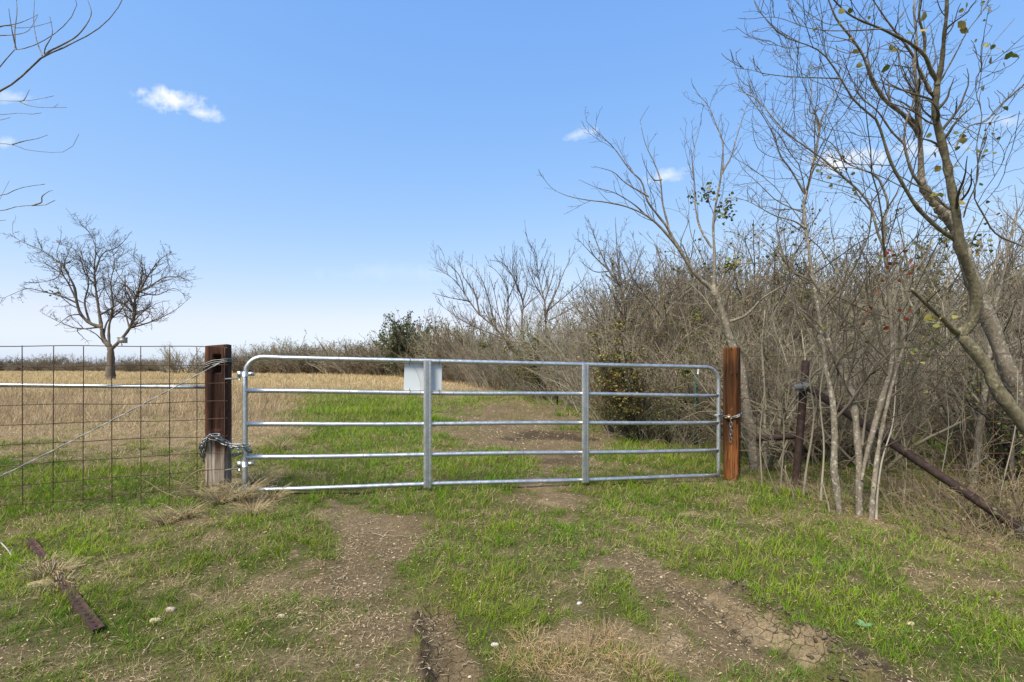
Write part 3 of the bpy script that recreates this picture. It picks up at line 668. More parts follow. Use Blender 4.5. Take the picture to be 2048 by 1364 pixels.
tag(link('fence_rail', A.mesh('fence_rail', [M['galv']])), 'thin galvanised pipe running level behind the wire panel to the dark post', 'rail')
A = Acc()
for ph in (0, math.pi):
    a, b = np.array([q0[0] - .03, q0[1] - .03, 1.292]), P(-260, 1078, 3.55); pts = []
    for t in np.linspace(0, 1, 120):
        q = a + (b - a) * t; q[2] -= .03 * math.sin(math.pi * t); an = t * 60 + ph; pts.append(q + np.array([0, -.004 + .0035 * math.cos(an), .0035 * math.sin(an)]))
    A.tubes(np.array(pts), np.full(120, .0028), 5)
cL = np.array([pL[0], pL[1]]); ca, sa = math.cos(angL), math.sin(angL)
for k in range(3):     # turns round the post
    loop = []
    for (u, v, dz) in [(-.100, -.04, -.05), (-.100, -.103, -.03), (-.03, -.106, -.005 + .004 * k), (.05, -.106, .012), (.101, -.102, .02), (.102, 0, .02), (.101, .103, .01), (0, .105, -.02), (-.101, .103, -.04), (-.102, 0, -.045)]:
        loop.append([cL[0] + u * ca - v * sa, cL[1] + u * sa + v * ca, 1.285 + dz * 1.2 + .014 * (k - 1)])
    loop.append(loop[0]); L2 = smooth_line(loop, 60); A.tubes(L2, np.full(60, .0032), 5)
tag(link('brace_wire', A.mesh('brace_wire', [M['gwire']])), 'twisted grey brace wire wrapped round the dark post and sloping down left', 'wire')

# ------------------------------------------------------------------ chains
lk = Acc(); pts = []
for a in np.linspace(0, 2 * math.pi, 21)[:-1]:
    cx = .011 * math.cos(a) + (.010 if math.cos(a) > 0 else -.010); pts.append([cx, .0095 * math.sin(a), 0])
pts.append(pts[0]); pts = np.array(pts); lk.tubes(pts, np.full(len(pts), .0036), 7, caps=False); LINK = lk.mesh('chain_link', [M['chain']])
def chain(label, paths, scale=1.0):
    first = np.array(paths[0][0]); root = thing('chain', label, 'chain', tuple(first))
    for path in paths:
        raw = smooth_line(path, 400); d = np.r_[0, np.cumsum(np.linalg.norm(np.diff(raw, axis=0), axis=1))]
        n = max(2, int(d[-1] / (.0325 * scale))); tq = (np.arange(n) + .5) * d[-1] / n
        c = np.stack([np.interp(tq, d, raw[:, i]) for i in range(3)], 1); e = np.stack([np.interp(tq + .005, d, raw[:, i]) for i in range(3)], 1)
        b = np.stack([np.interp(tq - .005, d, raw[:, i]) for i in range(3)], 1)
        for i in range(n):
            X = Vector(e[i] - b[i]).normalized(); Zr = Vector((0, -1, .15)); Yv = Zr.cross(X).normalized(); Zv = X.cross(Yv)
            Rm = Matrix((X, Yv, Zv)).transposed().to_4x4() @ Matrix.Rotation(math.radians(40 if i % 2 else -50), 4, 'X')
            o = link('chain_link', LINK, root); o.matrix_local = Matrix.Translation(Vector(c[i] - first)) @ Rm @ Matrix.Scale(scale * 1.05, 4)
    return root
def lp(u, v, z): return np.array([cL[0] + u * ca - v * sa, cL[1] + u * sa + v * ca, z])
def pz(py, Y): return CAMZ - (py - 733) / 1000 * Y
k = .112
st = gp(0, z=pz(895, 4.5), off=.03); stb = gp(.03, z=pz(905, 4.5), off=.0); 
chain('heavy steel chain looped round the dark post and the gate stile', [
    [lp(-k, .10, pz(935, 4.45)), lp(-k - .005, 0, pz(925, 4.45)), lp(-k, -.10, pz(898, 4.42)), lp(-.06, -.125, pz(880, 4.4)), lp(.01, -.122, pz(873, 4.4)), lp(.06, -.12, pz(884, 4.4)), lp(.115, -.11, pz(893, 4.4)), gp(-.08, z=pz(897, 4.42), off=.05), gp(.0, z=pz(900, 4.42), off=.045), gp(.045, z=pz(905, 4.45), off=.02), gp(.03, z=pz(908, 4.5), off=-.03)],
    [lp(-k, -.07, pz(915, 4.45)), lp(-.085, -.13, pz(888, 4.4)), lp(-.03, -.13, pz(880, 4.4)), lp(.03, -.13, pz(884, 4.4)), lp(.08, -.128, pz(891, 4.4)), gp(-.09, z=pz(893, 4.42), off=.04), gp(-.01, z=pz(894, 4.42), off=.05), gp(.045, z=pz(894, 4.42), off=.035)],
    [gp(-.03, z=pz(906, 4.5), off=.04), gp(-.075, z=pz(910, 4.5), off=.0), lp(.125, .02, pz(915, 4.55)), lp(.11, .11, pz(912, 4.6))]], 1.6)
cr, sr = math.cos(angR), math.sin(angR)
def rp(u, v, z): return np.array([pR[0] + u * cr - v * sr, pR[1] + u * sr + v * cr, z])
def zr_(py): return CAMZ - (py - 733) / 1000 * 5.82
e0 = gp(GLEN + .02, z=zr_(829), off=.03)
chain('short steel chain with a hanging tail fastening the gate to the orange post', [
    [gp(GLEN - .05, z=zr_(829), off=0.0), e0, rp(-.095, -.08, zr_(831)), rp(-.06, -.118, zr_(834)), rp(0, -.122, zr_(836)), rp(.05, -.12, zr_(834)), rp(.092, -.11, zr_(831)), rp(.105, -.02, zr_(828)), rp(.125, .06, zr_(826))],
    [rp(.01, -.125, zr_(838)), rp(.012, -.128, zr_(860)), rp(.008, -.126, zr_(884))]], 1.25)
A = Acc(); A.box(rp(-.012, -.132, zr_(835)), (.022, .012, .016), np.array([[cr, -sr, 0], [sr, cr, 0], [0, 0, 1]])); 
sh = [rp(-.012 + .014 * math.cos(a), -.132, zr_(835) + .014 + .016 * math.sin(a)) for a in np.linspace(0, math.pi, 10)]; A.tubes(np.array(sh), np.full(10, .0035), 6)
tag(link('padlock', A.mesh('padlock', [M['brass']], False)), 'small worn brass padlock on the chain at the orange post', 'padlock')

# ------------------------------------------------------------------ right fence: mesh, pipe post, rail stub, brace
w0 = np.array([rp(.09, -.02, 0)[0], rp(.09, -.02, 0)[1]]); w1 = np.array(P(1606, 733, 5.55)[:2]); wd_ = (w1 - w0); wl_ = np.linalg.norm(wd_); wd_ /= wl_
A = Acc()
for i in range(10):
    z = 1.355 - .155 * i; t = np.linspace(-.04, wl_ + 2.6, 40); bow = .012 * np.sin(t * 4 + i * 1.7) + .01 * np.sin(t * 9 + i)
    pts = np.stack([w0[0] + wd_[0] * t, w0[1] + wd_[1] * t - .02 * np.clip(t - wl_, 0, 9), z + bow], 1); A.tubes(pts, np.full(40, .0032), 5)
for t in np.arange(.18, wl_ + 2.6, .2):
    zs = np.linspace(1.355 - .155 * 9, 1.36, 16); pts = np.stack([w0[0] + wd_[0] * t + .006 * np.sin(zs * 6 + t * 9), np.full(16, w0[1] + wd_[1] * t - .02 * max(0, t - wl_)) - .005, zs], 1); A.tubes(pts, np.full(16, .0030), 5)
tag(link('woven_wire_fence', A.mesh('woven_wire_fence', [M['rwire']])), 'sagging rusty woven wire fence running right from the orange post', 'fence')
pt, pb = P(1612, 721, 5.52), P(1590, 985, 5.5)
A = Acc(); A.tubes(np.array([pb + (pt - pb) * t for t in np.linspace(0, 1, 8)]), np.full(8, .040), 16); pipe = tag(link('pipe_post', A.mesh('pipe_post', [M['rpipe']])), 'rusty steel pipe post leaning slightly, with the long brace fixed near its top', 'post')
a, b = P(1612, 772, 5.44), P(2052, 1066, 3.82); A = Acc(); A.tubes(np.array([a + (b - a) * t for t in np.linspace(0, 1, 14)]), np.full(14, .037), 16)
brace = tag(link('brace_pipe', A.mesh('brace_pipe', [M['rpipe']])), 'long rusty pipe brace sloping from the pipe post down to the ground at right', 'pipe')
A = Acc(); q = a + (b - a) * .015; A.tubes(np.array([P(1588, 776, 5.46), P(1603, 773, 5.44)]), np.array([.030, .042]), 14); A.tubes(np.array([a + (b - a) * -.01, a + (b - a) * .02]), np.array([.044, .044]), 14)
c0 = P(1609, 774, 5.5); A.tubes(np.array([c0 + [.056 * math.cos(t), .056 * math.sin(t), .004] for t in np.linspace(0, 2 * math.pi, 20)]), np.full(20, .011), 6, caps=False)
link('end_clamp', A.mesh('end_clamp', [M['gwire']]), brace)
A = Acc(); A.tubes(np.array([b - (b - a) * .02, b + (b - a) * .012]), np.array([.045, .040]), 14); link('end_cap', A.mesh('end_cap', [M['gwire']]), brace)
A = Acc(); a2, b2 = P(1512, 877, 5.75), P(1602, 872, 5.56); A.tubes(np.array([a2 + (b2 - a2) * t for t in np.linspace(0, 1, 6)]), np.array([.030, .032, .033, .033, .034, .034]), 12)
tag(link('rail_stub', A.mesh('rail_stub', [M['rpipe']])), 'short dark rusty pipe sticking out left from the pipe post', 'pipe')
# tie wire round the pipe post
A = Acc()
for kk in range(3):
    A.tubes(np.array([P(1608, 762 + 9 * kk, 5.5) + [(.05 + .006 * kk) * math.cos(t), (.05 + .006 * kk) * math.sin(t), .02 * math.sin(t + kk)] for t in np.linspace(0, 2 * math.pi, 20)]), np.full(20, .003), 5, caps=False)
A.tubes(smooth_line([P(1606, 770, 5.42), P(1611, 784, 5.4), P(1616, 800, 5.4), P(1621, 815, 5.42)], 12), np.full(12, .0022), 5)
link('tie_wire', A.mesh('tie_wire', [M['gwire']]), pipe)
# green studded posts far behind the gate
for (px, y0, y1, Y, lean, lab) in ((1114, 733, 800, 16.5, -1, 'thin dark green steel fence post among the pale stems beyond the gate'), (1396, 748, 880, 8.6, 10, 'leaning green steel fence post with a white tip just behind the gate')):
    tp, bt = P(px, y0, Y), P(px - lean, y1, Y); bt[2] = hz(bt[0], bt[1]) - .1; A = Acc()
    A.tubes(np.array([bt, tp]), np.array([.016, .016]), 6); A.box((bt + tp) / 2 + [0, -.012, 0], (.026, .004, abs(tp[2] - bt[2]) / 2))
    for t in np.linspace(.1, .95, 14): A.box(bt + (tp - bt) * t + [0, -.02, 0], (.008, .006, .008))
    gpst = tag(link('steel_fence_post', A.mesh('steel_fence_post', [M['green']], False)), lab, 'post')
    A = Acc(); A.tubes(np.array([tp, tp + (tp - bt) / np.linalg.norm(tp - bt) * .14]), np.array([.018, .016]), 8); link('white_tip', A.mesh('white_tip', [M['white']]), gpst)

# ------------------------------------------------------------------ rusty perforated post lying in the grass, stones
def lie():
    a, b = GP(58, 1084), GP(198, 1268); d = b - a; d[2] = 0; Lg = np.linalg.norm(d); d /= Lg; s = np.array([-d[1], d[0], 0]); up = np.array([0, 0, 1.])
    hw, ht = .021, .010; A = Acc()
    def pt_(t, u, v): p = a + d * t; p = p + s * u; return np.array([p[0], p[1], 0]) + up * (a[2] * (1 - t / Lg) + b[2] * (t / Lg) + .014 + v)
    n = int(Lg / .05)
    for i in range(n):
        t0, t1 = Lg * i / n, Lg * (i + 1) / n; tm = (t0 + t1) / 2; sq = [(t0, -hw), (tm, -hw), (t1, -hw), (t1, 0), (t1, hw), (tm, hw), (t0, hw), (t0, 0)]
        hole = [(tm + .008 * math.cos(math.radians(x_)), .008 * math.sin(math.radians(x_))) for x_ in (225, 270, 315, 0, 45, 90, 135, 180)]
        V = [pt_(t, u, ht) for t, u in sq] + [pt_(t, u, ht) for t, u in hole] + [pt_(t, u, ht - .012) for t, u in hole]
        A.add(V, [[j, (j + 1) % 8, 8 + (j + 1) % 8, 8 + j] for j in range(8)] + [[8 + j, 8 + (j + 1) % 8, 16 + (j + 1) % 8, 16 + j] for j in range(8)])
    for sg in (-1, 1):
        A.add([pt_(0, sg * hw, ht), pt_(Lg, sg * hw, ht), pt_(Lg, sg * (hw + .004), -.02), pt_(0, sg * (hw + .004), -.02)], [[0, 1, 2, 3]])
        A.add([pt_(0, sg * (hw - .005), ht - .005), pt_(Lg, sg * (hw - .005), ht - .005), pt_(Lg, sg * (hw - .002), -.02), pt_(0, sg * (hw - .002), -.02)], [[0, 1, 2, 3]])
        A.add([pt_(Lg, sg * hw, ht), pt_(Lg, sg * (hw - .005), ht - .005), pt_(Lg, sg * (hw - .002), -.02), pt_(Lg, sg * (hw + .004), -.02)], [[0, 1, 2, 3]])
    A.add([pt_(Lg, -hw, ht), pt_(Lg, hw, ht), pt_(Lg, hw - .004, ht - .006), pt_(Lg, -hw + .004, ht - .006)], [[0, 1, 2, 3]])
    A.add([pt_(0, -hw + .003, ht - .014), pt_(Lg, -hw + .003, ht - .014), pt_(Lg, hw - .003, ht - .014), pt_(0, hw - .003, ht - .014)], [[0, 1, 2, 3]])
    tag(link('perforated_steel_post', A.mesh('perforated_steel_post', [M['rust']], False)), 'rusty perforated steel sign post lying half buried in the grass', 'post')
lie()
def rock(px, py, r, flat, col, label, rot=0, seed=0, group=None):
    rr_ = np.random.default_rng(seed); bm_n = 12; V = []; Fq = []
    for i in range(bm_n + 1):
        ph = math.pi * i / bm_n
        for j in range(16):
            t = 2 * math.pi * j / 16; V.append([math.sin(ph) * math.cos(t), math.sin(ph) * math.sin(t), math.cos(ph)])
    V = np.array(V); d = 1 + .5 * (fbm(V[:, 0] * 2 + V[:, 2] * 1.3 + seed, V[:, 1] * 2 - V[:, 2], .9, 3, seed) - .5); V = V * d[:, None]
    V = np.sign(V) * np.abs(V) ** .8 * np.array([r, r * .55, r * flat])
    for i in range(bm_n):
        for j in range(16): Fq.append([i * 16 + j, (i + 1) * 16 + j, (i + 1) * 16 + (j + 1) % 16, i * 16 + (j + 1) % 16])
    c = np.array(col) * (.8 + .4 * fbm(V[:, 0] * 1, V[:, 1] * 1, 60, 3, seed)[:, None])
    g = GP(px, py); o = link('stone', mesh_np('stone', V, Fq, [M['stone']], c), None, (g[0], g[1], g[2] + r * flat * .35)); o.rotation_euler = (0.1, .08, rot)
    return tag(o, label, 'stone', group)
rock(88, 1168, .075, .16, (.36, .28, .19), 'flat tan stone lying against the rusty perforated post', .9, 1)
rock(311, 1243, .025, .5, (.36, .31, .19), 'yellowish rounded stone in the grass right of the rusty post', .1, 2)
rock(342, 1219, .024, .6, (.32, .27, .21), 'brown stone in the grass above the yellowish one', 0, 3)
rock(1159, 1207, .016, .5, (.42, .42, .40), 'small bright white stone in the middle strip of grass', .6, 4)
rock(990, 1288, .018, .5, (.40, .37, .33), 'small pale chip of stone beside the dry tuft in the middle strip', .2, 5)
rock(563, 1231, .018, .6, (.42, .38, .30), 'pale stone at the left edge of the bare track', .2, 6)
rock(1822, 1252, .02, .45, (.40, .34, .20), 'mossy yellow stone in the grass right of the rut', .3, 7)

# ------------------------------------------------------------------ woody growth
def unit(v): return v / (np.linalg.norm(v, axis=-1, keepdims=True) + 1e-9)
def sample(Pn, R, pi, t):
    K = Pn.shape[1]; f = t * (K - 1); i = np.clip(f.astype(int), 0, K - 2); fr_ = (f - i)
    p = Pn[pi, i] * (1 - fr_)[:, None] + Pn[pi, i + 1] * fr_[:, None]; r = R[pi, i] * (1 - fr_) + R[pi, i + 1] * fr_
    tg = unit(Pn[pi, i + 1] - Pn[pi, i]); return p, r, tg
def grow(rng, Pn, R, per_m, lf, ang, K=6, up=.1, wander=.2, rmin=.0015, tmin=.15, rf=.6, lmax=9, lmin=.05, droop=0, flat=0.0, out=None):
    "side shoots on every polyline"
    ln = np.linalg.norm(np.diff(Pn, axis=1), axis=2).sum(1)
    cnt = rng.poisson(np.maximum(per_m * ln * (1 - tmin), .01)); pi = np.repeat(np.arange(len(Pn)), cnt)
    if len(pi) == 0: return np.zeros((0, K, 3)), np.zeros((0, K))
    t = tmin + (1 - tmin) * rng.random(len(pi)); p, r, tg = sample(Pn, R, pi, t)
    rv = rng.standard_normal((len(pi), 3)); rv[:, 2] += up * 2
    pr = unit(rv - (rv * tg).sum(1, keepdims=True) * tg)
    a = np.radians(ang[0] + (ang[1] - ang[0]) * rng.random(len(pi)))[:, None]; d = unit(tg * np.cos(a) + pr * np.sin(a))
    if flat: d[:, 1] *= (1 - flat); d = unit(d)
    Lc = np.clip(ln[pi] * lf * (1 - .65 * t) * (.45 + .75 * rng.random(len(pi))), lmin, lmax)
    r0 = np.maximum(np.minimum(r * rf * (.7 + .5 * rng.random(len(pi))), r * .85), rmin)
    pts = [p]; cur = p; st = (Lc / (K - 1))[:, None]
    for k in range(K - 1):
        d = unit(d + wander * rng.standard_normal(d.shape) + np.array([0, 0, up * .5 - droop * k / K])); cur = cur + d * st; pts.append(cur)
    tp = np.linspace(0, 1, K)[None]; rr_ = r0[:, None] * (1 - tp) + np.minimum(rmin * .75, r0)[:, None] * tp
    return np.stack(pts, 1), rr_
def leafquads(rng, pos, size, cols, acc, droop=.4):
    N = len(pos); a = rng.random(N) * 6.28; d = unit(np.stack([np.cos(a), np.sin(a), -droop + .8 * rng.standard_normal(N) * .5], 1)) * size[:, None]
    s = unit(np.cross(d, rng.standard_normal((N, 3)))) * size[:, None] * .48
    nrm = unit(np.cross(d, s)) * size[:, None] * .10
    V = np.stack([pos, pos + d * .25 + s * .9 + nrm, pos + d * .65 + s * .75 + nrm, pos + d * 1.05, pos + d * .65 - s * .75 + nrm, pos + d * .25 - s * .9 + nrm], 1).reshape(-1, 3); b = (np.arange(N) * 6)[:, None]
    acc.add(V, np.concatenate([b + np.array([0, 1, 2, 3]), b + np.array([0, 3, 4, 5])]), np.repeat(cols, 6, 0))
def tubes_auto(acc, Pn, R, lod=1.0):
    if len(Pn) == 0: return
    r = R[:, 0]
    for lo, hi, sd in ((.022 * lod, 9, 10), (.008 * lod, .022 * lod, 6), (0, .008 * lod, 3)):
        m_ = (r >= lo) & (r < hi)
        if m_.any(): acc.tubes(Pn[m_], R[m_], sd, caps=False)

def traced_tree(name, label, limbs, rng, trunk_mat, twig_mat, levels, leaves=None, cat='tree', lod=1.0, knots=.012, K=30, group=None, bare0=True):
    "limbs: list of (points [(px,py)..], Y start, Y end, width start px, width end px)"
    base = None; tr = Acc(); ps = []; rs = []
    for li, (pts, Y0, Y1, w0_, w1_) in enumerate(limbs):
        n = len(pts); q = []
        for i, (px, py) in enumerate(pts):
            Y = Y0 + (Y1 - Y0) * (i / (n - 1)); q.append(P(px, py, Y))
        if q[0][2] < .12 and q[0][1] < 20: q = [q[0] + (q[0] - q[1]) / np.linalg.norm(q[0] - q[1]) * np.array([.3, .3, 1]) * .22] + q
        L_ = smooth_line(q, K); ln = np.linalg.norm(np.diff(L_, axis=0), axis=1).sum()
        w1_ = w1_ * (.55 if w1_ < 6 else 1); tt_ = np.linspace(0, 1, K); Ym = Y0 + (Y1 - Y0) * tt_; r = (w0_ + (w1_ - w0_) * tt_ ** .7) / 2000 * Ym * (.84 if Ym[0] < 10 else 1)
        jit = rng.standard_normal((K, 3)) * knots * r[:, None] * 6; jit[0] = 0; L_ = L_ + jit * .5
        r = r * (1 + .10 * rng.standard_normal(K)); r = np.maximum(r, .0016)
        if li == 0: base = L_[0].copy(); r[:4] *= [1.25, 1.22, 1.12, 1.05]
        if name == 'multi_stem_tree' and li == 2: r[:4] *= [.25, .55, .8, .95]
        tr.tubes(L_, r, 12 if r[0] > .02 * lod else 8, caps=True); ps.append(L_); rs.append(r)
    root = thing(name, label, cat, tuple(base), 0, group)
    def put(nm, acc, mat):
        if acc.n == 0: return None
        me = acc.mesh(nm, [mat]); me.transform(Matrix.Translation(-Vector(base))); return link(nm, me, root)
    put('trunk', tr, M[trunk_mat])
    Pn, R = np.array(ps), np.array(rs); tw = Acc(); allP = []
    cur = (Pn, R)
    for lv in levels:
        c = grow(rng, *((cur[0][1:], cur[1][1:]) if (bare0 and len(limbs) > 2 and cur[0] is Pn) else cur), **lv); tubes_auto(tw, *c, lod=lod); allP.append(c[0])
        if len(c[0]) == 0: break
        if lv.get('out') == 'both':
            pass
        cur = c
    put('branches', tw, M[twig_mat])
    if leaves:
        lf = Acc(); cand = np.concatenate([a[:, -1] for a in allP] + [a[:, a.shape[1] // 2] for a in allP])
        for (cx, cy, rad, n, size, cols) in leaves:
            px = 1024 + cand[:, 0] / cand[:, 1] * 1000; py = 733 - (cand[:, 2] - CAMZ) / cand[:, 1] * 1000
            ok = np.where(np.hypot((px - cx), (py - cy)) < rad)[0]
            if len(ok) == 0: continue
            n = int(n * 2.2); ch = rng.choice(ok, n); pos = cand[ch] + rng.standard_normal((n, 3)) * size * 1.7
            ci = rng.integers(0, len(cols), n); leafquads(rng, pos, size * 1.45 * (.6 + .7 * rng.random(n)), np.array(cols)[ci] * (.7 + .6 * rng.random((n, 1))), lf)
        if lf.n: put('leaves', lf, M['leaf'])
    return root
def cv(ox, oy, s, *pts): return [(ox + a / s, oy + b / s) for a, b in pts]
z5 = lambda *p: cv(1500, 0, 2.436, *p)
z6 = lambda *p: cv(1500, 500, 2.436, *p)
z4 = lambda *p: cv(1100, 180, 2.624, *p)
z1 = lambda *p: cv(0, 400, 1.948, *p)
z9 = lambda *p: cv(0, 0, 2.965, *p)
rt = np.random.default_rng(12)
YG = [(.16, .17, .03), (.22, .20, .05), (.10, .13, .025), (.28, .22, .06)]; RD = [(.26, .055, .02), (.33, .10, .04), (.18, .05, .02)]; DK = [(.03, .04, .012), (.09, .10, .03), (.15, .14, .04)]
NEAR = lambda a=3.2: [dict(per_m=a * 2.6, lf=.5, ang=(28, 62), K=9, up=.16, wander=.15, rmin=.0028, tmin=.22, rf=.5, lmax=1.6),
                      dict(per_m=9, lf=.55, ang=(30, 70), K=6, up=.1, wander=.22, rmin=.0020, tmin=.12, rf=.6, lmax=.8),
                      dict(per_m=9, lf=.45, ang=(30, 75), K=4, up=.05, wander=.25, rmin=.0015, tmin=.2, rf=.65, lmax=.3)]
# 1 big mossy tree, right edge
traced_tree('leaning_tree', 'big lichen spotted tree with a sawn stub limb leaning in from the right edge', [
    (z6((1720, 1440), (1660, 1330), (1560, 1160), (1440, 980), (1335, 850), (1240, 730), (1190, 650), (1150, 560), (1080, 480), (1020, 410)), 3.75, 3.9, 39.6, 23.4),
    (z6((1020, 410), (1070, 370), (1100, 280), (1097, 190), (1065, 90), (1030, 5)) + z5((1012, 1090), (985, 930), (950, 760), (920, 640), (902, 560), (905, 480), (912, 410)), 3.9, 3.5, 24.3, 14.4),
    (z5((912, 410), (935, 300), (945, 180), (958, 60), (960, -140), (985, -420)), 3.5, 3.2, 13.5, 4.5),
    (z6((1020, 410), (985, 385), (940, 335), (860, 262), (786, 190)), 3.9, 3.7, 15.3, 8.1),
    (z5((1005, 1168), (940, 1130), (850, 1050), (790, 975), (740, 890), (690, 800), (650, 680), (620, 590), (570, 545), (500, 480), (440, 380), (360, 265), (270, 215), (180, 185), (80, 100), (20, 0)), 3.8, 3.3, 11.7, 2.3),
    (z5((440, 382), (300, 378), (180, 372), (80, 360), (0, 340), (-90, 330)), 3.4, 3.3, 3.6, 1.4),
    (z5((914, 400), (880, 340), (850, 270), (780, 210), (720, 180), (640, 140), (540, 100), (470, 60), (400, -10), (330, -90)), 3.5, 3.1, 10.8, 4.5),
    (z5((850, 262), (850, 180), (825, 90), (830, -20), (850, -160)), 3.45, 3.3, 8.1, 4.5),
    (z5((640, 140), (470, 150), (300, 140), (130, 85), (0, 92), (-60, 88)), 3.2, 3.2, 3.6, 1.3),
    (z5((930, 392), (1000, 265), (1060, 150), (1130, 60), (1180, -40)), 3.5, 3.3, 4.5, 1.8),
    (z5((925, 610), (870, 595), (800, 545), (740, 520), (650, 490), (540, 440), (440, 330)), 3.6, 3.3, 4.5, 1.4),
    (z5((1040, 1060), (1060, 990), (1100, 900), (1110, 800), (1150, 640), (1240, 500), (1335, 430)), 3.9, 3.6, 3.6, 2.0),
    (z5((1330, 1200), (1200, 1140), (1140, 1050), (1090, 950), (1112, 850), (1105, 700), (1130, 560), (1100, 430), (1160, 250), (1290, 90)), 3.9, 3.6, 4.5, 1.8),
    (z5((1000, 720), (1060, 620), (1150, 590), (1200, 530), (1300, 440), (1420, 350)), 3.5, 3.4, 4.5, 2.2),
], rt, 'bark_mossy', 'twig_near', NEAR(3.4), leaves=[
    (1945, 280, 60, 5, .028, YG), (1990, 240, 45, 6, .024, YG), (1920, 300, 40, 4, .03, YG), (2035, 120, 40, 3, .04, YG), (1900, 45, 60, 3, .045, YG), (1905, 430, 70, 6, .028, YG), (1795, 50, 60, 4, .032, YG), (1720, 60, 80, 5, .024, YG),
    (2000, 620, 70, 7, .034, YG), (1870, 690, 60, 5, .03, YG), (2040, 690, 50, 6, .034, YG), (1970, 60, 60, 6, .02, YG), (1980, 450, 60, 6, .022, DK + YG)])
# 2 smooth grey tree behind it
traced_tree('grey_tree', 'smooth grey trunk rising behind the leaning lichen spotted tree', [
    (z6((1530, 1290), (1490, 1150), (1440, 1000), (1375, 860), (1330, 760), (1290, 660), (1222, 500), (1180, 380), (1130, 250), (1085, 150), (1040, 10)) , 4.9, 4.9, 42, 27),
    (z6((1040, 10),) + z5((1020, 1180), (990, 1100), (910, 1000), (850, 920), (835, 880)), 4.9, 4.8, 27, 20),
    (z5((835, 885), (832, 760), (828, 650), (822, 560), (818, 440), (800, 330), (812, 200), (800, 60), (805, -120)), 4.8, 4.5, 15, 5),
    (z5((828, 660), (780, 590), (720, 535), (660, 490), (610, 410), (580, 340), (540, 250), (490, 180), (420, 90), (380, -10), (340, -120)), 4.8, 4.3, 13, 4),
    (z5((840, 900), (800, 860), (770, 780), (750, 680), (770, 560), (800, 470), (740, 350), (720, 250), (660, 200)), 4.8, 4.5, 9, 2.5),
    (z5((880, 450), (830, 350), (790, 265), (740, 195), (690, 130), (640, 60), (580, -30)), 4.7, 4.4, 10, 4),
    (z5((750, 700), (690, 640), (620, 540), (540, 470), (480, 350), (430, 250)), 4.7, 4.4, 6, 2),
    (z6((1130, 250), (1180, 100), (1230, 0)) + z5((1250, 1200), (1300, 1060), (1290, 900)), 4.9, 4.9, 6, 2.2),
], rt, 'bark_grey', 'twig_near', NEAR(2.6), leaves=[(1930, 520, 50, 4, .03, YG), (1700, 40, 60, 4, .024, YG)])
# 3 clump of four stems by the fence
traced_tree('multi_stem_tree', 'clump of four slender grey stems growing in front of the rusty pipe brace', [
    (z6((535, 1310), (530, 1190), (532, 1050), (520, 880), (500, 720), (470, 640), (420, 540), (380, 430)), 4.5, 4.7, 19, 12),
    (z6((440, 1290), (425, 1180), (410, 1080), (412, 900), (402, 740), (375, 600), (358, 450), (340, 350), (320, 220), (295, 60), (287, 0)) + z5((285, 1200), (268, 1080), (262, 980), (285, 900), (312, 790), (335, 660), (352, 570), (400, 480), (440, 390)), 4.55, 5.1, 18, 4),
    (z6((545, 1120), (565, 1010), (600, 880), (650, 700), (690, 560), (690, 400), (680, 250), (668, 100), (655, 0)) + z5((660, 1225), (620, 1130), (600, 1045), (570, 970), (520, 920), (430, 840), (350, 770), (250, 700), (170, 640), (100, 560), (30, 480), (-60, 440)), 4.5, 4.6, 16, 3),
    (z6((592, 1320), (598, 1200), (612, 1080), (632, 930), (680, 700), (740, 500), (790, 385), (803, 310), (770, 230), (772, 170), (812, 90), (870, 0)) + z5((895, 1125), (930, 1090)), 4.4, 4.8, 15, 3.5),
    (z5((655, 1190), (652, 1080), (672, 1000), (650, 920), (610, 855), (530, 820), (460, 785), (400, 700), (320, 655), (250, 560)), 4.55, 4.4, 8, 2),
    (z6((380, 430), (340, 370), (290, 320), (200, 250), (110, 165), (30, 120)), 4.7, 4.6, 5, 1.8),
    (z6((380, 425), (420, 330), (440, 220), (430, 100)), 4.7, 4.9, 4, 1.6),
    (z5((285, 1130), (220, 1080), (120, 1050), (0, 985), (-80, 960)), 4.9, 4.8, 5, 1.8),
    (z5((270, 950), (200, 830), (150, 760), (110, 650), (60, 560), (0, 480), (-70, 400)), 5, 4.8, 6, 1.8),
    (z5((680, 1000), (720, 940), (740, 900)), 4.5, 4.5, 4, 1.5),
    (z5((335, 650), (320, 560), (290, 540), (300, 430), (280, 300)), 5.0, 5.0, 5, 1.8),
], rt, 'bark_grey', 'twig_near', NEAR(3.4), leaves=[
    (1790, 525, 34, 14, .028, RD), (1775, 620, 50, 9, .026, RD), (1670, 370, 60, 14, .022, YG + DK), (1640, 430, 60, 6, .02, RD + YG), (1700, 500, 70, 10, .022, YG),
    (1830, 720, 45, 10, .028, YG), (1680, 660, 60, 5, .02, YG)])
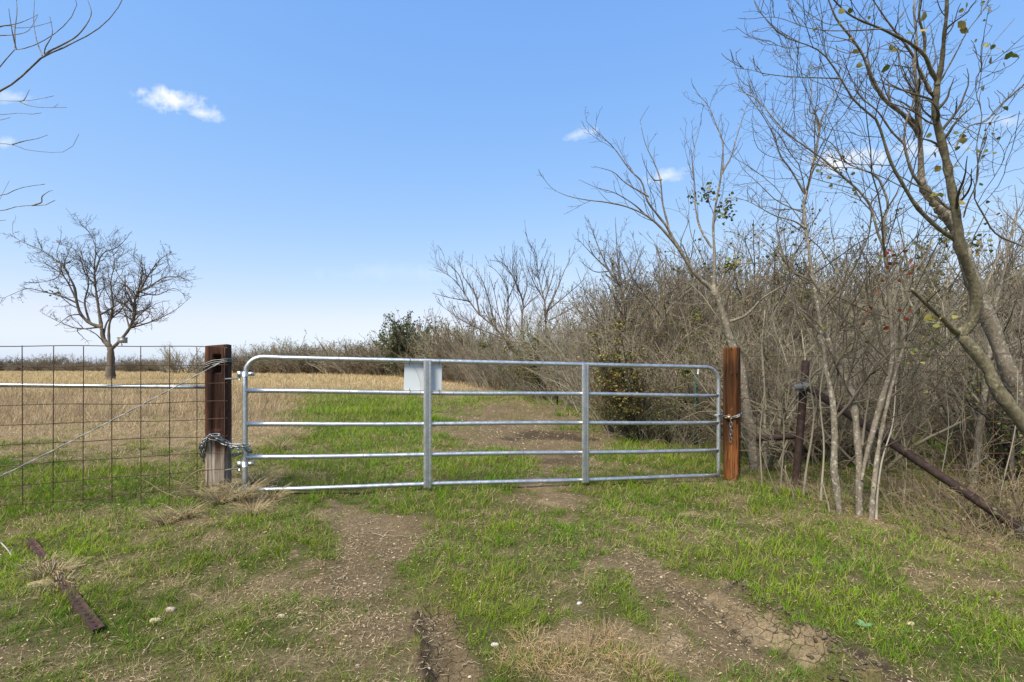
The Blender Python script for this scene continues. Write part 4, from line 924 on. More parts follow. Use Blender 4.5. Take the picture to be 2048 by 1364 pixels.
# 4 tree behind the orange post
traced_tree('bare_tree', 'tall bare tree forking in a wide V just behind the orange post', [
    ([(1512, 935), (1506, 900), (1498, 845), (1490, 790), (1484, 740), (1470, 700)] + z4((960, 1345), (920, 1220), (885, 1100), (855, 1050)), 6.5, 6.6, 26, 14),
    (z4((855, 1050), (760, 965), (700, 870), (650, 800), (570, 710), (500, 655), (400, 612), (300, 590), (180, 575), (90, 555), (20, 525)), 6.6, 6.2, 11, 1.8),
    (z4((690, 850), (640, 770), (612, 715), (560, 650), (510, 580), (480, 480), (420, 420), (340, 310), (280, 250), (190, 165)), 6.6, 6.3, 8, 1.8),
    (z4((625, 725), (592, 600), (580, 480), (555, 400), (500, 280), (470, 150)), 6.6, 6.5, 6, 1.6),
    (z4((860, 1050), (865, 900), (857, 700), (880, 550), (905, 400), (905, 270), (870, 180), (830, 80), (760, 10)), 6.6, 6.6, 9, 2.4),
    (z4((900, 440), (950, 350), (970, 280), (1000, 180), (1040, 60)), 6.6, 6.6, 5, 1.8),
    (z4((850, 830), (790, 730), (762, 600), (755, 450), (748, 350), (780, 220), (795, 150)), 6.6, 6.8, 6, 1.6),
    (z4((875, 1060), (930, 950), (1000, 912), (1130, 905), (1230, 850)), 6.6, 6.3, 5, 1.8),
    (z4((945, 1215), (1030, 1180), (1120, 1090), (1250, 1010), (1340, 930)), 6.5, 6.1, 8, 3),
    (z4((520, 560), (400, 490), (330, 430), (230, 400)), 6.4, 6.2, 5, 1.6),
    (z4((500, 655), (440, 600), (340, 540), (240, 510), (150, 470)), 6.5, 6.2, 4, 1.5),
    (z4((585, 470), (545, 470), (500, 400), (480, 330)), 6.5, 6.3, 4, 1.5),
], rt, 'bark_grey', 'twig_near', [dict(per_m=6, lf=.42, ang=(20, 48), K=8, up=.22, wander=.14, rmin=.0030, tmin=.2, rf=.45, lmax=1.6),
                                dict(per_m=7, lf=.5, ang=(25, 55), K=6, up=.15, wander=.18, rmin=.0022, tmin=.1, rf=.6, lmax=.8),
                                dict(per_m=8, lf=.45, ang=(30, 60), K=4, up=.1, wander=.2, rmin=.0017, tmin=.2, rf=.65, lmax=.35)],
    leaves=[(1425, 415, 45, 55, .030, DK + YG), (1465, 415, 35, 22, .028, DK + YG), (1430, 480, 50, 40, .028, DK), (1410, 530, 60, 30, .028, DK + YG), (1550, 475, 20, 4, .04, DK), (1590, 560, 60, 16, .022, [(.012, .010, .014)])])
# 5 lone tree in the field
lone = traced_tree('lone_field_tree', 'spreading bare tree standing alone in the dry field at left', [
    (z1((428, 715), (430, 680), (432, 620), (428, 575), (405, 545), (395, 495)), 45, 45, 19.8, 6.0),
    (z1((395, 495), (350, 480), (312, 440), (298, 390), (290, 340), (265, 290), (240, 250), (200, 222), (150, 190), (90, 165), (30, 128)), 45, 43, 7.3, 0.8),
    (z1((395, 495), (385, 430), (376, 370), (370, 310), (368, 250), (373, 190), (350, 130), (300, 80)), 45, 46, 6.5, 0.8),
    (z1((430, 585), (470, 545), (505, 500), (522, 450), (526, 390), (540, 358), (580, 338), (640, 302), (690, 300), (755, 325)), 45, 43, 8.1, 0.8),
    (z1((370, 280), (400, 210), (460, 182), (512, 125)), 45.5, 47, 4.0, 0.8),
    (z1((388, 448), (430, 425), (470, 395), (480, 340)), 45, 47, 4.0, 0.9),
    (z1((526, 385), (545, 330), (555, 270), (522, 230), (530, 160)), 44, 45, 4.0, 0.8),
    (z1((526, 385), (490, 330), (460, 290), (445, 240), (500, 200)), 44, 46, 4.0, 0.8),
    (z1((545, 350), (600, 260), (640, 220), (690, 208)), 44, 43, 4.0, 0.8),
    (z1((298, 400), (240, 375), (180, 360), (110, 345), (60, 362), (0, 388)), 44.5, 42, 4.0, 0.8),
    (z1((315, 445), (270, 452), (220, 490)), 44.5, 43, 3.2, 0.8),
    (z1((240, 250), (225, 300), (160, 320), (90, 320)), 44, 42, 3.2, 0.8),
    (z1((370, 330), (330, 280), (300, 200), (230, 170)), 45, 47, 3.2, 0.8),
    (z1((540, 358), (610, 370), (680, 345), (730, 380)), 44, 46, 3.2, 0.8),
    (z1((522, 440), (570, 430), (610, 470), (640, 460)), 44, 43, 2.9, 0.7),
    (z1((428, 590), (424, 500), (440, 420), (432, 320), (446, 240), (425, 150)), 45, 46, 5.9, .8), (z1((400, 540), (420, 470), (470, 430), (560, 300)), 45, 46, 4.5, .8),
    (z1((505, 500), (480, 420), (430, 350), (400, 280)), 45, 46, 3.9, .8), (z1((298, 390), (250, 300), (180, 250), (110, 230)), 45, 45, 3.9, .8), (z1((505, 500), (600, 470), (680, 430), (730, 390)), 45, 45, 3.9, .8),
    (z1((350, 480), (330, 400), (345, 320), (320, 220), (290, 150)), 45, 46, 4.5, .8), (z1((395, 495), (300, 500), (200, 460), (150, 430)), 45, 45, 3.9, .8),
    (z1((410, 560), (370, 520), (320, 500), (250, 500)), 45, 43, 2.9, 0.7),
], np.random.default_rng(4), 'bark_dark', 'twig_dark', knots=.012, levels=[
    dict(per_m=3.5, lf=.42, ang=(25, 65), K=7, up=.14, wander=.24, rmin=.015, tmin=.2, rf=.5, lmax=3.2),
    dict(per_m=4.2, lf=.5, ang=(30, 70), K=6, up=.08, wander=.28, rmin=.010, tmin=.1, rf=.6, lmax=1.6),
    dict(per_m=3.6, lf=.5, ang=(30, 70), K=4, up=.05, wander=.25, rmin=.009, tmin=.2, rf=.65, lmax=.9)], lod=2.0,
    leaves=[(107, 583, 8, 8, .16, DK)])
A = Acc(); c0 = P(245, 681, 44); A.box(c0, (.28, .22, .22)); A.box(c0 + [0, 0, .25], (.31, .25, .03))
A.tubes(np.array([c0 + [-.1, 0, -.2], c0 + [-.5, .6, -.45]]), np.array([.04, .04]), 6)
tag(link('nest_box', A.mesh('nest_box', [M['gwire']], False)), 'small grey box fixed in the fork of the lone field tree', 'box')
# 6 overhanging bare branches, top left; the trunk stands outside the frame
traced_tree('overhanging_tree', 'bare tree outside the left edge whose branches reach in at top left', [
    ([(-700, 1140), (-690, 900), (-660, 600), (-560, 420), (-420, 300)], 4.6, 4.4, 120, 30),
    ([(-420, 300), (-250, 270), (-120, 235)] + z9((0, 540), (120, 460), (200, 385), (265, 328), (340, 300), (430, 255), (530, 205), (620, 140), (690, 60), (735, -20), (780, -130)), 4.4, 4.0, 11, 2.4),
    ([(-420, 300), (-260, 240), (-120, 200), (-40, 165)] + z9((0, 395), (50, 335), (95, 290), (160, 285), (250, 245), (330, 195), (400, 130), (455, 50), (445, 0), (430, -70)), 4.4, 4.0, 6, 2),
    (z9((95, 290), (75, 200), (60, 110), (52, 50)), 4.1, 4.0, 3.5, 1.5), (z9((90, 285), (88, 180), (100, 80), (98, 0), (90, -80)), 4.1, 4.2, 3, 1.5),
    (z9((265, 328), (300, 300), (380, 260), (470, 200), (540, 90), (520, 0), (500, -60)), 4.15, 4.2, 4.5, 1.8),
    (z9((262, 325), (270, 280), (310, 200), (295, 95)), 4.15, 4.1, 3, 1.4), (z9((250, 330), (215, 230), (200, 120), (205, 0)), 4.15, 4.3, 3, 1.4),
    ([(-300, 255), (-150, 110)] + z9((0, 160), (90, 165), (190, 160), (310, 130)), 4.4, 4.2, 6, 1.5), (z9((0, 210), (90, 205), (170, 180), (225, 90)), 4.3, 4.2, 2.6, 1.2), (z9((0, 155), (100, 140), (190, 105), (225, 85)), 4.3, 4.2, 2.4, 1.2),
    ([(-560, 420), (-300, 250), (-100, 205)] + z9((0, 598), (110, 600), (220, 590), (320, 568)), 4.4, 4.1, 4.5, 1.4), (z9((110, 600), (170, 625), (250, 637), (395, 637)), 4.1, 4.0, 2, 1), (z9((120, 600), (145, 590), (175, 530)), 4.1, 4.1, 2.4, 1.2),
    ([(-560, 420), (-200, 240)] + z9((0, 680), (80, 672), (130, 670), (170, 678), (245, 670)), 4.4, 4.1, 4, 1.6), (z9((-60, 715), (0, 712), (60, 697)), 4.2, 4.2, 2, 1),
    ([(-600, 470), (-300, 310), (-100, 285)] + z9((0, 852), (75, 856), (130, 882), (250, 900), (330, 903), (415, 893), (440, 840), (468, 795)), 4.4, 4.0, 4.5, 1.4), (z9((75, 856), (150, 835), (220, 822), (283, 800)), 4.2, 4.1, 3, 1.3),
    ([(-640, 560), (-300, 430), (-100, 400)] + z9((0, 1160), (80, 1130), (150, 1108), (265, 1092)), 4.4, 4.0, 5, 2.6),
    ([(-640, 560), (-300, 450), (-100, 430)] + z9((0, 1250), (100, 1225), (190, 1218), (260, 1218), (325, 1188)), 4.4, 4.0, 5.5, 3), (z9((190, 1218), (245, 1200), (250, 1165), (290, 1135), (312, 1130)), 4.1, 4.0, 4, 1.6),
    (z9((-80, 1300), (0, 1307), (35, 1305)), 4.2, 4.2, 3, 1.8),
], rt, 'bark_grey', 'twig_near', [dict(per_m=.30, lf=.15, ang=(30, 60), K=5, up=.1, wander=.2, rmin=.0018, tmin=.5, rf=.4, lmax=.3)])
traced_tree('straight_tree', 'straight grey brown trunk standing behind the lower end of the rusty brace', [
    (z6((1068, 1330), (1078, 1180), (1100, 1040), (1118, 900), (1132, 780), (1150, 640), (1165, 520), (1190, 400), (1200, 260), (1240, 120), (1250, 0), (1290, -160)), 5.4, 5.6, 24, 5)], rt, 'bark_grey', 'twig_near', NEAR(3))
traced_tree('curving_tree', 'slender brown stem curving up at the right edge behind the leaning tree', [
    (z6((1290, 1180), (1275, 1000), (1300, 820), (1290, 700), (1320, 560), (1310, 400), (1330, 240), (1300, 100)), 5.0, 5.2, 12, 5)], rt, 'bark_dark', 'twig_dark', NEAR(3))
traced_tree('slim_tree', 'slim dark trunk between the grey clump and the straight trunk', [
    (z6((985, 1180), (990, 1050), (1000, 900), (1010, 800), (1000, 640), (1040, 500)), 7.6, 7.6, 11, 5), (z6((1000, 1000), (960, 920), (940, 850), (900, 760)), 7.6, 7.5, 5, 2), (z6((1000, 900), (1050, 830), (1090, 790)), 7.6, 7.5, 5, 2)], rt, 'bark_dark', 'twig_dark', NEAR(4))
# bare crowns above the wood edge beyond the gate
z7 = lambda *p: cv(768, 340, 2.664, *p)
MID = [dict(per_m=4.2, lf=.45, ang=(18, 45), K=8, up=.25, wander=.12, rmin=.0085, tmin=.12, rf=.5, lmax=2.0),
       dict(per_m=4.2, lf=.5, ang=(22, 50), K=6, up=.18, wander=.16, rmin=.0065, tmin=.1, rf=.6, lmax=1.0),
       dict(per_m=4.2, lf=.5, ang=(25, 60), K=4, up=.1, wander=.2, rmin=.0055, tmin=.2, rf=.65, lmax=.5)]
traced_tree('spreading_tree', 'bare tree leaning left over the wood edge, nearest to the blank sign', [
    (z7((760, 1150), (720, 1000), (600, 850), (500, 760), (430, 660), (380, 590), (310, 540), (262, 515)), 27, 27, 7, 1.5), (z7((460, 700), (350, 680), (255, 655)), 27, 26, 3, 1.2),
    (z7((510, 770), (480, 650), (420, 560), (400, 460)), 27, 28, 4, 1.2), (z7((600, 850), (560, 700), (520, 580), (460, 500)), 27, 27, 4, 1.2), (z7((430, 660), (400, 560), (330, 490)), 27, 26, 3, 1.2), (z7((640, 900), (450, 820), (330, 740), (280, 700)), 27, 26, 3, 1.2)], rt, 'bark_dark', 'twig_dark', MID, lod=1.5, knots=.01, bare0=False)
traced_tree('spreading_tree', 'slim forked bare tree in the middle of the crowns above the wood edge', [
    (z7((735, 1050), (737, 900), (735, 800), (740, 700), (700, 600), (640, 500), (560, 480)), 25, 25, 6, 1.4), (z7((737, 745), (780, 700), (830, 660), (875, 620)), 25, 24, 3, 1.2), (z7((740, 700), (762, 600), (720, 480)), 25, 26, 3, 1.2),
    (z7((650, 900), (655, 780), (660, 640), (600, 540), (540, 500)), 26, 26, 4, 1.2), (z7((655, 700), (700, 600), (720, 520)), 26, 26, 3, 1.2), (z7((690, 950), (620, 800), (590, 660), (560, 560)), 26, 26, 4, 1.2)], rt, 'bark_dark', 'twig_dark', MID, lod=1.5, knots=.01, bare0=False)
traced_tree('spreading_tree', 'tallest fan shaped bare crown above the wood edge left of the right gate upright', [
    (z7((865, 1050), (862, 900), (860, 760), (850, 680), (820, 560), (810, 450), (760, 370)), 26, 26, 6, 1.4), (z7((860, 770), (920, 640), (960, 540), (1010, 435)), 26, 25, 4, 1.2), (z7((870, 750), (980, 660), (1080, 570)), 26, 25, 3.5, 1.2),
    (z7((855, 700), (900, 560), (910, 440)), 26, 27, 3, 1.2), (z7((850, 690), (780, 560), (740, 430)), 26, 26, 3, 1.2), (z7((880, 800), (960, 760), (1060, 700)), 26, 26, 3, 1.2)], rt, 'bark_dark', 'twig_dark', MID, lod=1.5, knots=.01, bare0=False)
traced_tree('spreading_tree', 'open V shaped bare tree between the fan crown and the tree behind the orange post', [
    (z7((1285, 1000), (1280, 850), (1275, 720), (1270, 640), (1200, 540), (1120, 460), (1030, 365)), 15, 15, 9, 1.8), (z7((1272, 650), (1250, 520), (1240, 400), (1232, 250)), 15, 15, 5, 1.5), (z7((1210, 560), (1150, 430), (1085, 255)), 15, 15, 4, 1.5),
    (z7((1275, 650), (1330, 540), (1385, 400)), 15, 15, 5, 1.5), (z7((1275, 720), (1350, 640), (1400, 560)), 15, 14.5, 4, 1.5), (z7((1200, 540), (1120, 540), (1040, 480)), 15, 14.5, 3, 1.4)], rt, 'bark_dark', 'twig_dark',
    [dict(per_m=4.5, lf=.42, ang=(20, 48), K=8, up=.22, wander=.12, rmin=.0055, tmin=.15, rf=.5, lmax=1.2), dict(per_m=4.5, lf=.5, ang=(22, 50), K=6, up=.18, wander=.16, rmin=.0045, tmin=.1, rf=.6, lmax=.6)], lod=1.2, knots=.01, bare0=False)
# small sapling at the pipe post and pale dead stems
def stems(name, label, limbs, mat, cat='sapling', lv=None, group=None):
    return traced_tree(name, label, limbs, rt, mat, mat, lv or [dict(per_m=2.5, lf=.25, ang=(30, 60), K=5, up=.1, wander=.2, rmin=.0018, tmin=.3, rf=.5, lmax=.5)], cat=cat, K=18, group=group)
stems('sapling', 'crooked grey sapling touching the rusty pipe post on its right', [(z6((262, 1180), (278, 1050), (300, 920), (312, 790), (300, 700), (290, 620), (310, 560), (335, 510)), 5.2, 5.2, 8, 4), (z6((310, 830), (325, 740), (300, 640)), 5.2, 5.1, 5, 2)], 'twig_grey')
stems('sapling', 'thin bleached dead sapling between the stems of the grey clump', [(z6((545, 950), (565, 800), (580, 700), (578, 560), (580, 520)), 4.75, 4.75, 6, 2), (z6((572, 740), (540, 680), (520, 590), (530, 540)), 4.75, 4.75, 3, 1.5), (z6((560, 570), (545, 500), (550, 430)), 4.8, 4.8, 4, 2)], 'twig_grey')
stems('sapling', 'thin white barked sapling crossing the rusty brace right of the grey clump', [(z6((620, 1200), (640, 1040), (665, 950), (695, 850), (708, 700), (712, 560), (705, 420)), 4.4, 4.6, 5, 2.4)], 'twig_pale')
stems('dead_sapling', 'pair of short dead grey stems at the foot of the pipe post', [(z6((210, 1190), (175, 1080), (172, 1050)), 5.0, 5.0, 5, 4), (z6((135, 1190), (115, 1150), (80, 1050), (50, 960)), 5.1, 5.1, 5, 2)], 'twig_grey', 'plant')
stems('dead_sapling', 'short dead grey stem left of the grey clump of trees', [(z6((385, 1260), (365, 1180), (352, 1120)), 4.6, 4.6, 5, 4)], 'twig_grey', 'plant')
for pts, Yq, w_, lb_ in [([(1524, 968), (1520, 870), (1529, 770), (1521, 668)], 5.6, 5, 'slim upright stem first to the right of the orange post'), ([(1562, 965), (1568, 860), (1557, 750), (1566, 640)], 5.4, 4, 'slim upright stem midway between orange post and pipe post'),
        ([(1642, 995), (1648, 890), (1640, 790), (1656, 680), (1650, 580)], 5.0, 6, 'slim upright stem just left of the four stem clump'), ([(1802, 1045), (1813, 930), (1801, 810), (1815, 700)], 4.7, 4, 'slim upright stem crossing the middle of the rusty brace'),
        ([(1872, 1085), (1880, 970), (1897, 860), (1890, 760)], 4.5, 5, 'slim bent stem crossing the lower half of the rusty brace'), ([(1936, 1095), (1941, 970), (1925, 850), (1931, 740)], 4.4, 4, 'slim upright stem before the straight grey trunk'),
        ([(1992, 1115), (2001, 990), (2030, 860), (2036, 740)], 4.2, 5, 'slim leaning stem at the low end of the rusty brace')]:
    stems('thin_sapling', lb_, [(pts, Yq, Yq + .15, w_, w_ * .4)], 'twig_grey', lv=[dict(per_m=5, lf=.3, ang=(30, 65), K=6, up=.1, wander=.22, rmin=.0022, tmin=.25, rf=.55, lmax=.6), dict(per_m=6, lf=.5, ang=(30, 65), K=4, up=.05, wander=.25, rmin=.0017, tmin=.2, rf=.6, lmax=.3)])
stems('sapling', 'slim brown sapling close behind the orange post', [([(1532, 930), (1528, 880), (1530, 800), (1524, 700), (1530, 620)], 6.6, 6.7, 9, 4)], 'twig_grey')

# ---- shrubs and trees of the thicket: a few kinds, each copied with its own place, turn and size
def bush(rng, H, spread, nst, r0, rmin, dens=1.0, lean=.5, arch=.0, lv3=True, K=10, wander=.10, up=.25):
    P0 = []; R_ = []
    for i in range(nst):
        a = rng.random() * 6.28; rad = spread * .22 * math.sqrt(rng.random()); p = np.array([rad * math.cos(a), rad * math.sin(a), -.05])
        a2 = a + .6 * rng.standard_normal(); l = lean * (.3 + .9 * rng.random()); d = np.array([math.cos(a2) * l, math.sin(a2) * l, 1.0]); d /= np.linalg.norm(d); L_ = H * (.6 + .5 * rng.random()); pts = [p]
        for k in range(K - 1):
            d = d + wander * rng.standard_normal(3) + np.array([0, 0, up * .1 - arch * k / K * .35]); d /= np.linalg.norm(d); p = p + d * L_ / (K - 1); pts.append(p)
        P0.append(pts); rr_ = r0 * (.5 + .8 * rng.random()); R_.append(rr_ * (1 - np.linspace(0, 1, K)) ** .8 + rmin)
    P0 = np.array(P0); R_ = np.array(R_); A = Acc(); tubes_auto(A, P0, R_, 2)
    l1 = grow(rng, P0, R_, 3.2 * dens, .42, (25, 60), K=7, up=.15, wander=.16, rmin=rmin, tmin=.12, rf=.6, lmax=H * .4)
    l2 = grow(rng, *l1, 4.6 * dens, .5, (25, 65), K=5, up=.08, wander=.22, rmin=rmin * .85, tmin=.1, rf=.7, lmax=H * .22)
    tubes_auto(A, *l1, lod=2); tubes_auto(A, *l2, lod=2); tips = [l1[0], l2[0]]
    if lv3:
        l3 = grow(rng, *l2, 5 * dens, .5, (25, 70), K=4, up=.05, wander=.25, rmin=rmin * .7, tmin=.2, rf=.7, lmax=H * .1); A.tubes(l3[0], l3[1], 3, caps=False); tips.append(l3[0])
    return A, np.concatenate([t[:, -1] for t in tips] + [t[:, 1] for t in tips])
rb = np.random.default_rng(99)
KIND = {}
def kind(nm, n, mat, leafcols=None, nleaf=0, lsize=.03, **kw):
    KIND[nm] = []
    for i in range(n):
        A, tips = bush(rb, **kw); me = A.mesh(nm, [M[mat]]); lf = None
        if nleaf:
            Lq = Acc(); ch = tips[rb.integers(0, len(tips), nleaf)] + rb.standard_normal((nleaf, 3)) * lsize; cl_ = np.array(leafcols)[rb.integers(0, len(leafcols), nleaf)] * (.6 + .8 * rb.random((nleaf, 1)))
            leafquads(rb, ch, lsize * (.6 + .8 * rb.random(nleaf)), cl_, Lq); lf = Lq.mesh('leaves', [M['leaf']])
        KIND[nm].append((me, lf)); print(nm, len(me.polygons))
OL = [(.08, .10, .025), (.15, .15, .035), (.06, .08, .022), (.22, .17, .05)]
kind('tangled_shrub', 3, 'twig_brown', OL, 260, .026, H=2.4, spread=1.9, nst=30, r0=.009, rmin=.0028, dens=1.35, lean=.8, arch=1.0, wander=.17)
kind('dark_shrub', 2, 'twig_dark', [(.08, .13, .025), (.12, .17, .035), (.06, .09, .022), (.18, .17, .04)], 1300, .028, H=2.3, spread=1.8, nst=24, r0=.012, rmin=.0030, dens=1.4, lean=.8, arch=.8, wander=.17)
kind('pale_shrub', 2, 'twig_grey', OL, 220, .028, H=2.5, spread=1.8, nst=16, r0=.013, rmin=.0032, dens=1.1, lean=.6, arch=.6, wander=.15)
kind('bare_shrub', 3, 'twig_brown', OL, 300, .045, H=3.5, spread=2.6, nst=30, r0=.013, rmin=.0050, dens=1.05, lean=.7, arch=.45, wander=.15)
kind('grey_shrub', 2, 'twig_grey', OL, 260, .045, H=3.7, spread=2.6, nst=26, r0=.014, rmin=.0050, dens=1.05, lean=.7, arch=.45, wander=.15)
kind('olive_shrub', 2, 'twig_olive', OL, 4200, .05, H=3.2, spread=2.2, nst=18, r0=.02, rmin=.006, dens=.8, lean=.6, arch=.3)
kind('vine_shrub', 1, 'twig_dark', [(.10, .105, .02), (.17, .15, .03), (.19, .09, .03), (.07, .08, .02), (.25, .21, .05)], 3800, .044, H=2.75, spread=.9, nst=14, r0=.018, rmin=.005, dens=1.3, lean=.28, arch=.2)
kind('young_tree', 3, 'twig_grey', None, 0, .03, H=5.4, spread=1.2, nst=6, r0=.040, rmin=.0050, dens=1.5, lean=.75, arch=.0, wander=.09)
kind('dark_tree', 3, 'twig_dark', OL, 60, .04, H=5.6, spread=1.0, nst=4, r0=.050, rmin=.0052, dens=1.6, lean=.7, arch=.0, wander=.12)
kind('far_shrub', 3, 'twig_brown', OL, 500, .11, H=4.8, spread=4.6, nst=44, r0=.03, rmin=.014, dens=.75, lean=.85, arch=.3, lv3=True, wander=.14)
kind('far_tree', 3, 'twig_grey', OL, 260, .12, H=5.6, spread=2.4, nst=16, r0=.08, rmin=.014, dens=.8, lean=.85, arch=.2, lv3=True, wander=.15)
kind('green_oak', 1, 'twig_olive', [(.05, .072, .028), (.08, .10, .04), (.12, .13, .07), (.035, .055, .022)], 8500, .15, H=6.0, spread=1.0, nst=26, r0=.11, rmin=.020, dens=.7, lean=.62, arch=.25, lv3=True)
kind('white_stem_brush', 2, 'twig_grey', None, 0, .1, H=1.7, spread=1.8, nst=12, r0=.008, rmin=.003, dens=.5, lean=.9, arch=.9, lv3=False)
kind('weed_tangle', 3, 'weed_stalk', OL, 60, .02, H=.62, spread=1.7, nst=30, r0=.0024, rmin=.0013, dens=1.5, lean=.9, arch=1.3, wander=.2, lv3=False, K=7)
cnt = {}
def plant(kd, x, y, s, label, cat, group, name=None, zs=None, rot=None, dz=0):
    v = KIND[kd]; i = cnt.get(kd, 0); cnt[kd] = i + 1; me, lf = v[i % len(v)]
    o = link(name or kd, me, None, (x, y, hz(x, y) - .03 + dz)); o.rotation_euler = (0, 0, rb.random() * 6.28 if rot is None else rot); o.scale = (s, s, zs or s * (.9 + .25 * rb.random()))
    tag(o, label, cat, group)
    if lf is not None: link('leaves', lf, o)
    return o
def PX(px, Y): return (px - 1024) / 1000 * Y
GT = {'tangled_shrub': ('brown tangled leafless shrub packed in the thicket behind the right hand fence', 'tangled shrubs behind the right fence'),
      'dark_shrub': ('dark twiggy shrub with a few green leaves in the brush behind the right hand fence', 'dark shrubs behind the right fence'),
      'bare_shrub': ('brown leafless shrub massed along the edge of the wood beyond the gate', 'brown shrubs along the wood edge'),
      'grey_shrub': ('grey leafless shrub massed along the edge of the wood beyond the gate', 'grey shrubs along the wood edge'),
      'olive_shrub': ('olive green leafed shrub standing out in the brown wood edge beyond the gate', 'olive leafed shrubs in the wood'),
      'young_tree': ('slender bare tree rising above the brown shrubs beyond the gate', 'slender bare trees above the thicket'),
      'far_shrub': ('distant brown shrub in the low treeline along the field', 'distant brown shrubs of the treeline'),
      'far_tree': ('distant round headed bare tree in the low treeline along the field', 'distant bare trees of the treeline')}
LAB = {'dark_tree': 'dark stemmed bare tree', 'pale_shrub': 'pale stemmed shrub', 'tangled_shrub': 'brown tangled shrub', 'dark_shrub': 'dark shrub', 'bare_shrub': 'brown leafless shrub', 'grey_shrub': 'grey leafless shrub',
       'olive_shrub': 'olive green leafed shrub', 'young_tree': 'slender bare tree', 'far_shrub': 'distant brown shrub', 'far_tree': 'distant round headed bare tree'}
def where(px):
    for lim, ph in ((600, 'above the left third of the gate'), (800, 'left of the blank sign'), (890, 'behind the blank sign'), (1000, 'just right of the blank sign'), (1160, 'left of the right gate upright'), (1260, 'just right of the right gate upright'),
                    (1440, 'near the latch end of the gate'), (1600, 'between orange post and pipe post'), (1760, 'behind the four stem clump'), (1930, 'behind the middle of the rusty brace')):
        if px < lim: return ph
    return 'at the right edge'
def pl(kd, px, Y, s, **k):
    dp = 'front row' if Y < np.interp(px, [880, 1000, 1150, 1200, 1450, 1700, 2200], [42, 27, 18, 12.5, 11, 9, 8]) else ('middle rows' if Y < np.interp(px, [880, 1150, 1450, 2200], [52, 26, 20, 18]) else 'back row')
    if px < 880: dp = 'treeline'
    sz = '' if kd not in ('young_tree', 'pale_shrub', 'tangled_shrub', 'dark_shrub', 'bare_shrub') else ('low ' if s < .58 else ('tall ' if s > .95 else 'middling '))
    lb_ = sz + LAB[kd] + ', ' + dp + (', ' if dp == 'treeline' else ' of wood, ') + where(px)
    return plant(kd, PX(px, Y), Y, s, lb_, 'tree' if 'tree' in kd else 'shrub', lb_.replace(LAB[kd], LAB[kd] + 's'), **k)
R_ = rb.random
# right of the orange post, close behind the fence
for (px, Y, s) in [(1500, 7.4, .85), (1555, 6.9, .8), (1640, 6.9, .85), (1700, 7.3, .9), (1755, 6.8, .6), (2020, 6.4, .95), (2080, 5.7, .9), (2150, 5.2, .9), (1965, 7.1, .6), (1590, 8.1, 1.0), (1670, 8.4, 1.1), (1990, 8.2, .9), (1530, 8.8, 1.05)]:
    pl(['tangled_shrub', 'pale_shrub', 'dark_shrub'][int(R_() * 3)], px, Y, s * (.9 + .2 * R_()))
for (px, Y, s) in [(1790, 10.8, 1.1), (1880, 13.6, 1.15), (1960, 11.0, 1.1), (2040, 10.2, 1.2), (1720, 10.2, 1.1), (1620, 10.0, 1.15), (2130, 9.2, 1.2), (1850, 13.0, 1.3), (1500, 10.2, 1.1), (1560, 11.4, 1.2)]:
    pl(['tangled_shrub', 'pale_shrub', 'dark_shrub'][int(R_() * 3)], px, Y, s)
for (px, Y, s) in [(1905, 9.3, .42), (1925, 9.6, .5)]: pl('dark_shrub', px, Y, s)
for (px, Y, s) in [(1545, 6.6, .5), (1570, 7.2, .55), (1650, 7.0, .6), (1740, 6.4, .5), (1800, 7.4, .6), (1930, 6.8, .55), (1985, 6.2, .5), (2035, 5.9, .55), (1880, 9.8, .7), (1700, 8.8, .75)]: pl('young_tree', px, Y, s)
for (px, Y, s) in [(2250, 5.6, .9), (2330, 6.4, 1.0), (2420, 5.4, .9), (2530, 6.2, 1.0), (2300, 8.0, 1.1), (2450, 8.6, 1.1), (2620, 7.4, 1.0), (2250, 10.5, 1.2), (2400, 11.5, 1.2), (2600, 10.5, 1.2)]:
    pl(['tangled_shrub', 'pale_shrub', 'dark_shrub'][int(R_() * 3)], px, Y, s)
# wood edge beyond the gate
edge = [(1210, 10.6), (1260, 10.0), (1320, 9.6), (1380, 9.3), (1440, 9.0), (1170, 13.2), (1150, 15.5), (1120, 18.5), (1070, 21), (1030, 23.5), (985, 26.5), (945, 30), (915, 34), (890, 39)]
for (px, Y) in edge: pl('bare_shrub' if R_() < .65 else 'grey_shrub', px + 14, Y + .8, (.62 if Y < 12 else .74) * (.9 + .25 * R_()))
for row, (dy, n) in enumerate([(3, 20), (7, 22), (12, 22), (20, 20)]):
    for i in range(n):
        t = (i + R_() * .8) / n; px = 930 + t * 1250 + row * 6; Y0 = np.interp(px, [880, 1000, 1150, 1200, 1450, 1700, 2200], [38, 24, 15, 11.5, 10, 12.5, 10])
        Y = Y0 + dy + R_() * 2.5; pl(['bare_shrub', 'grey_shrub', 'bare_shrub'][int(R_() * 3)] if R_() > .05 else 'olive_shrub', px, Y, (.95 + .30 * R_()) * (1 + .026 * dy) * (.80 if px < 1230 else 1.24) * (.82 + .36 * R_()))
for (px, Y, s) in [(985, 27, .85), (1015, 25, .9), (1050, 24, .9), (1085, 24, 1.0), (1115, 22, .9), (1150, 21, .95), (1185, 20, 1.0), (1215, 22, 1.1), (1255, 24, 1.3), (1285, 22, 1.2), (1225, 18, .8), (1340, 24, 1.15), (905, 40, .8), (960, 30, .75), (1030, 27, .8), (1135, 24, .8), (1310, 20, 1.0), (1350, 17, .85), (1400, 19, 1.05), (1480, 19, .95), (1550, 18, .9), (1620, 21, 1.05), (1700, 17, .85), (1780, 19, .95), (1870, 17, .9), (1950, 18, .95), (2030, 16, .9), (1330, 27, 1.2), (1290, 30, 1.25), (1500, 27, 1.2)]:
    pl('dark_tree' if (px > 1180 and R_() < .55) else 'young_tree', px, Y, s * (1.1 if px > 1250 else 1))
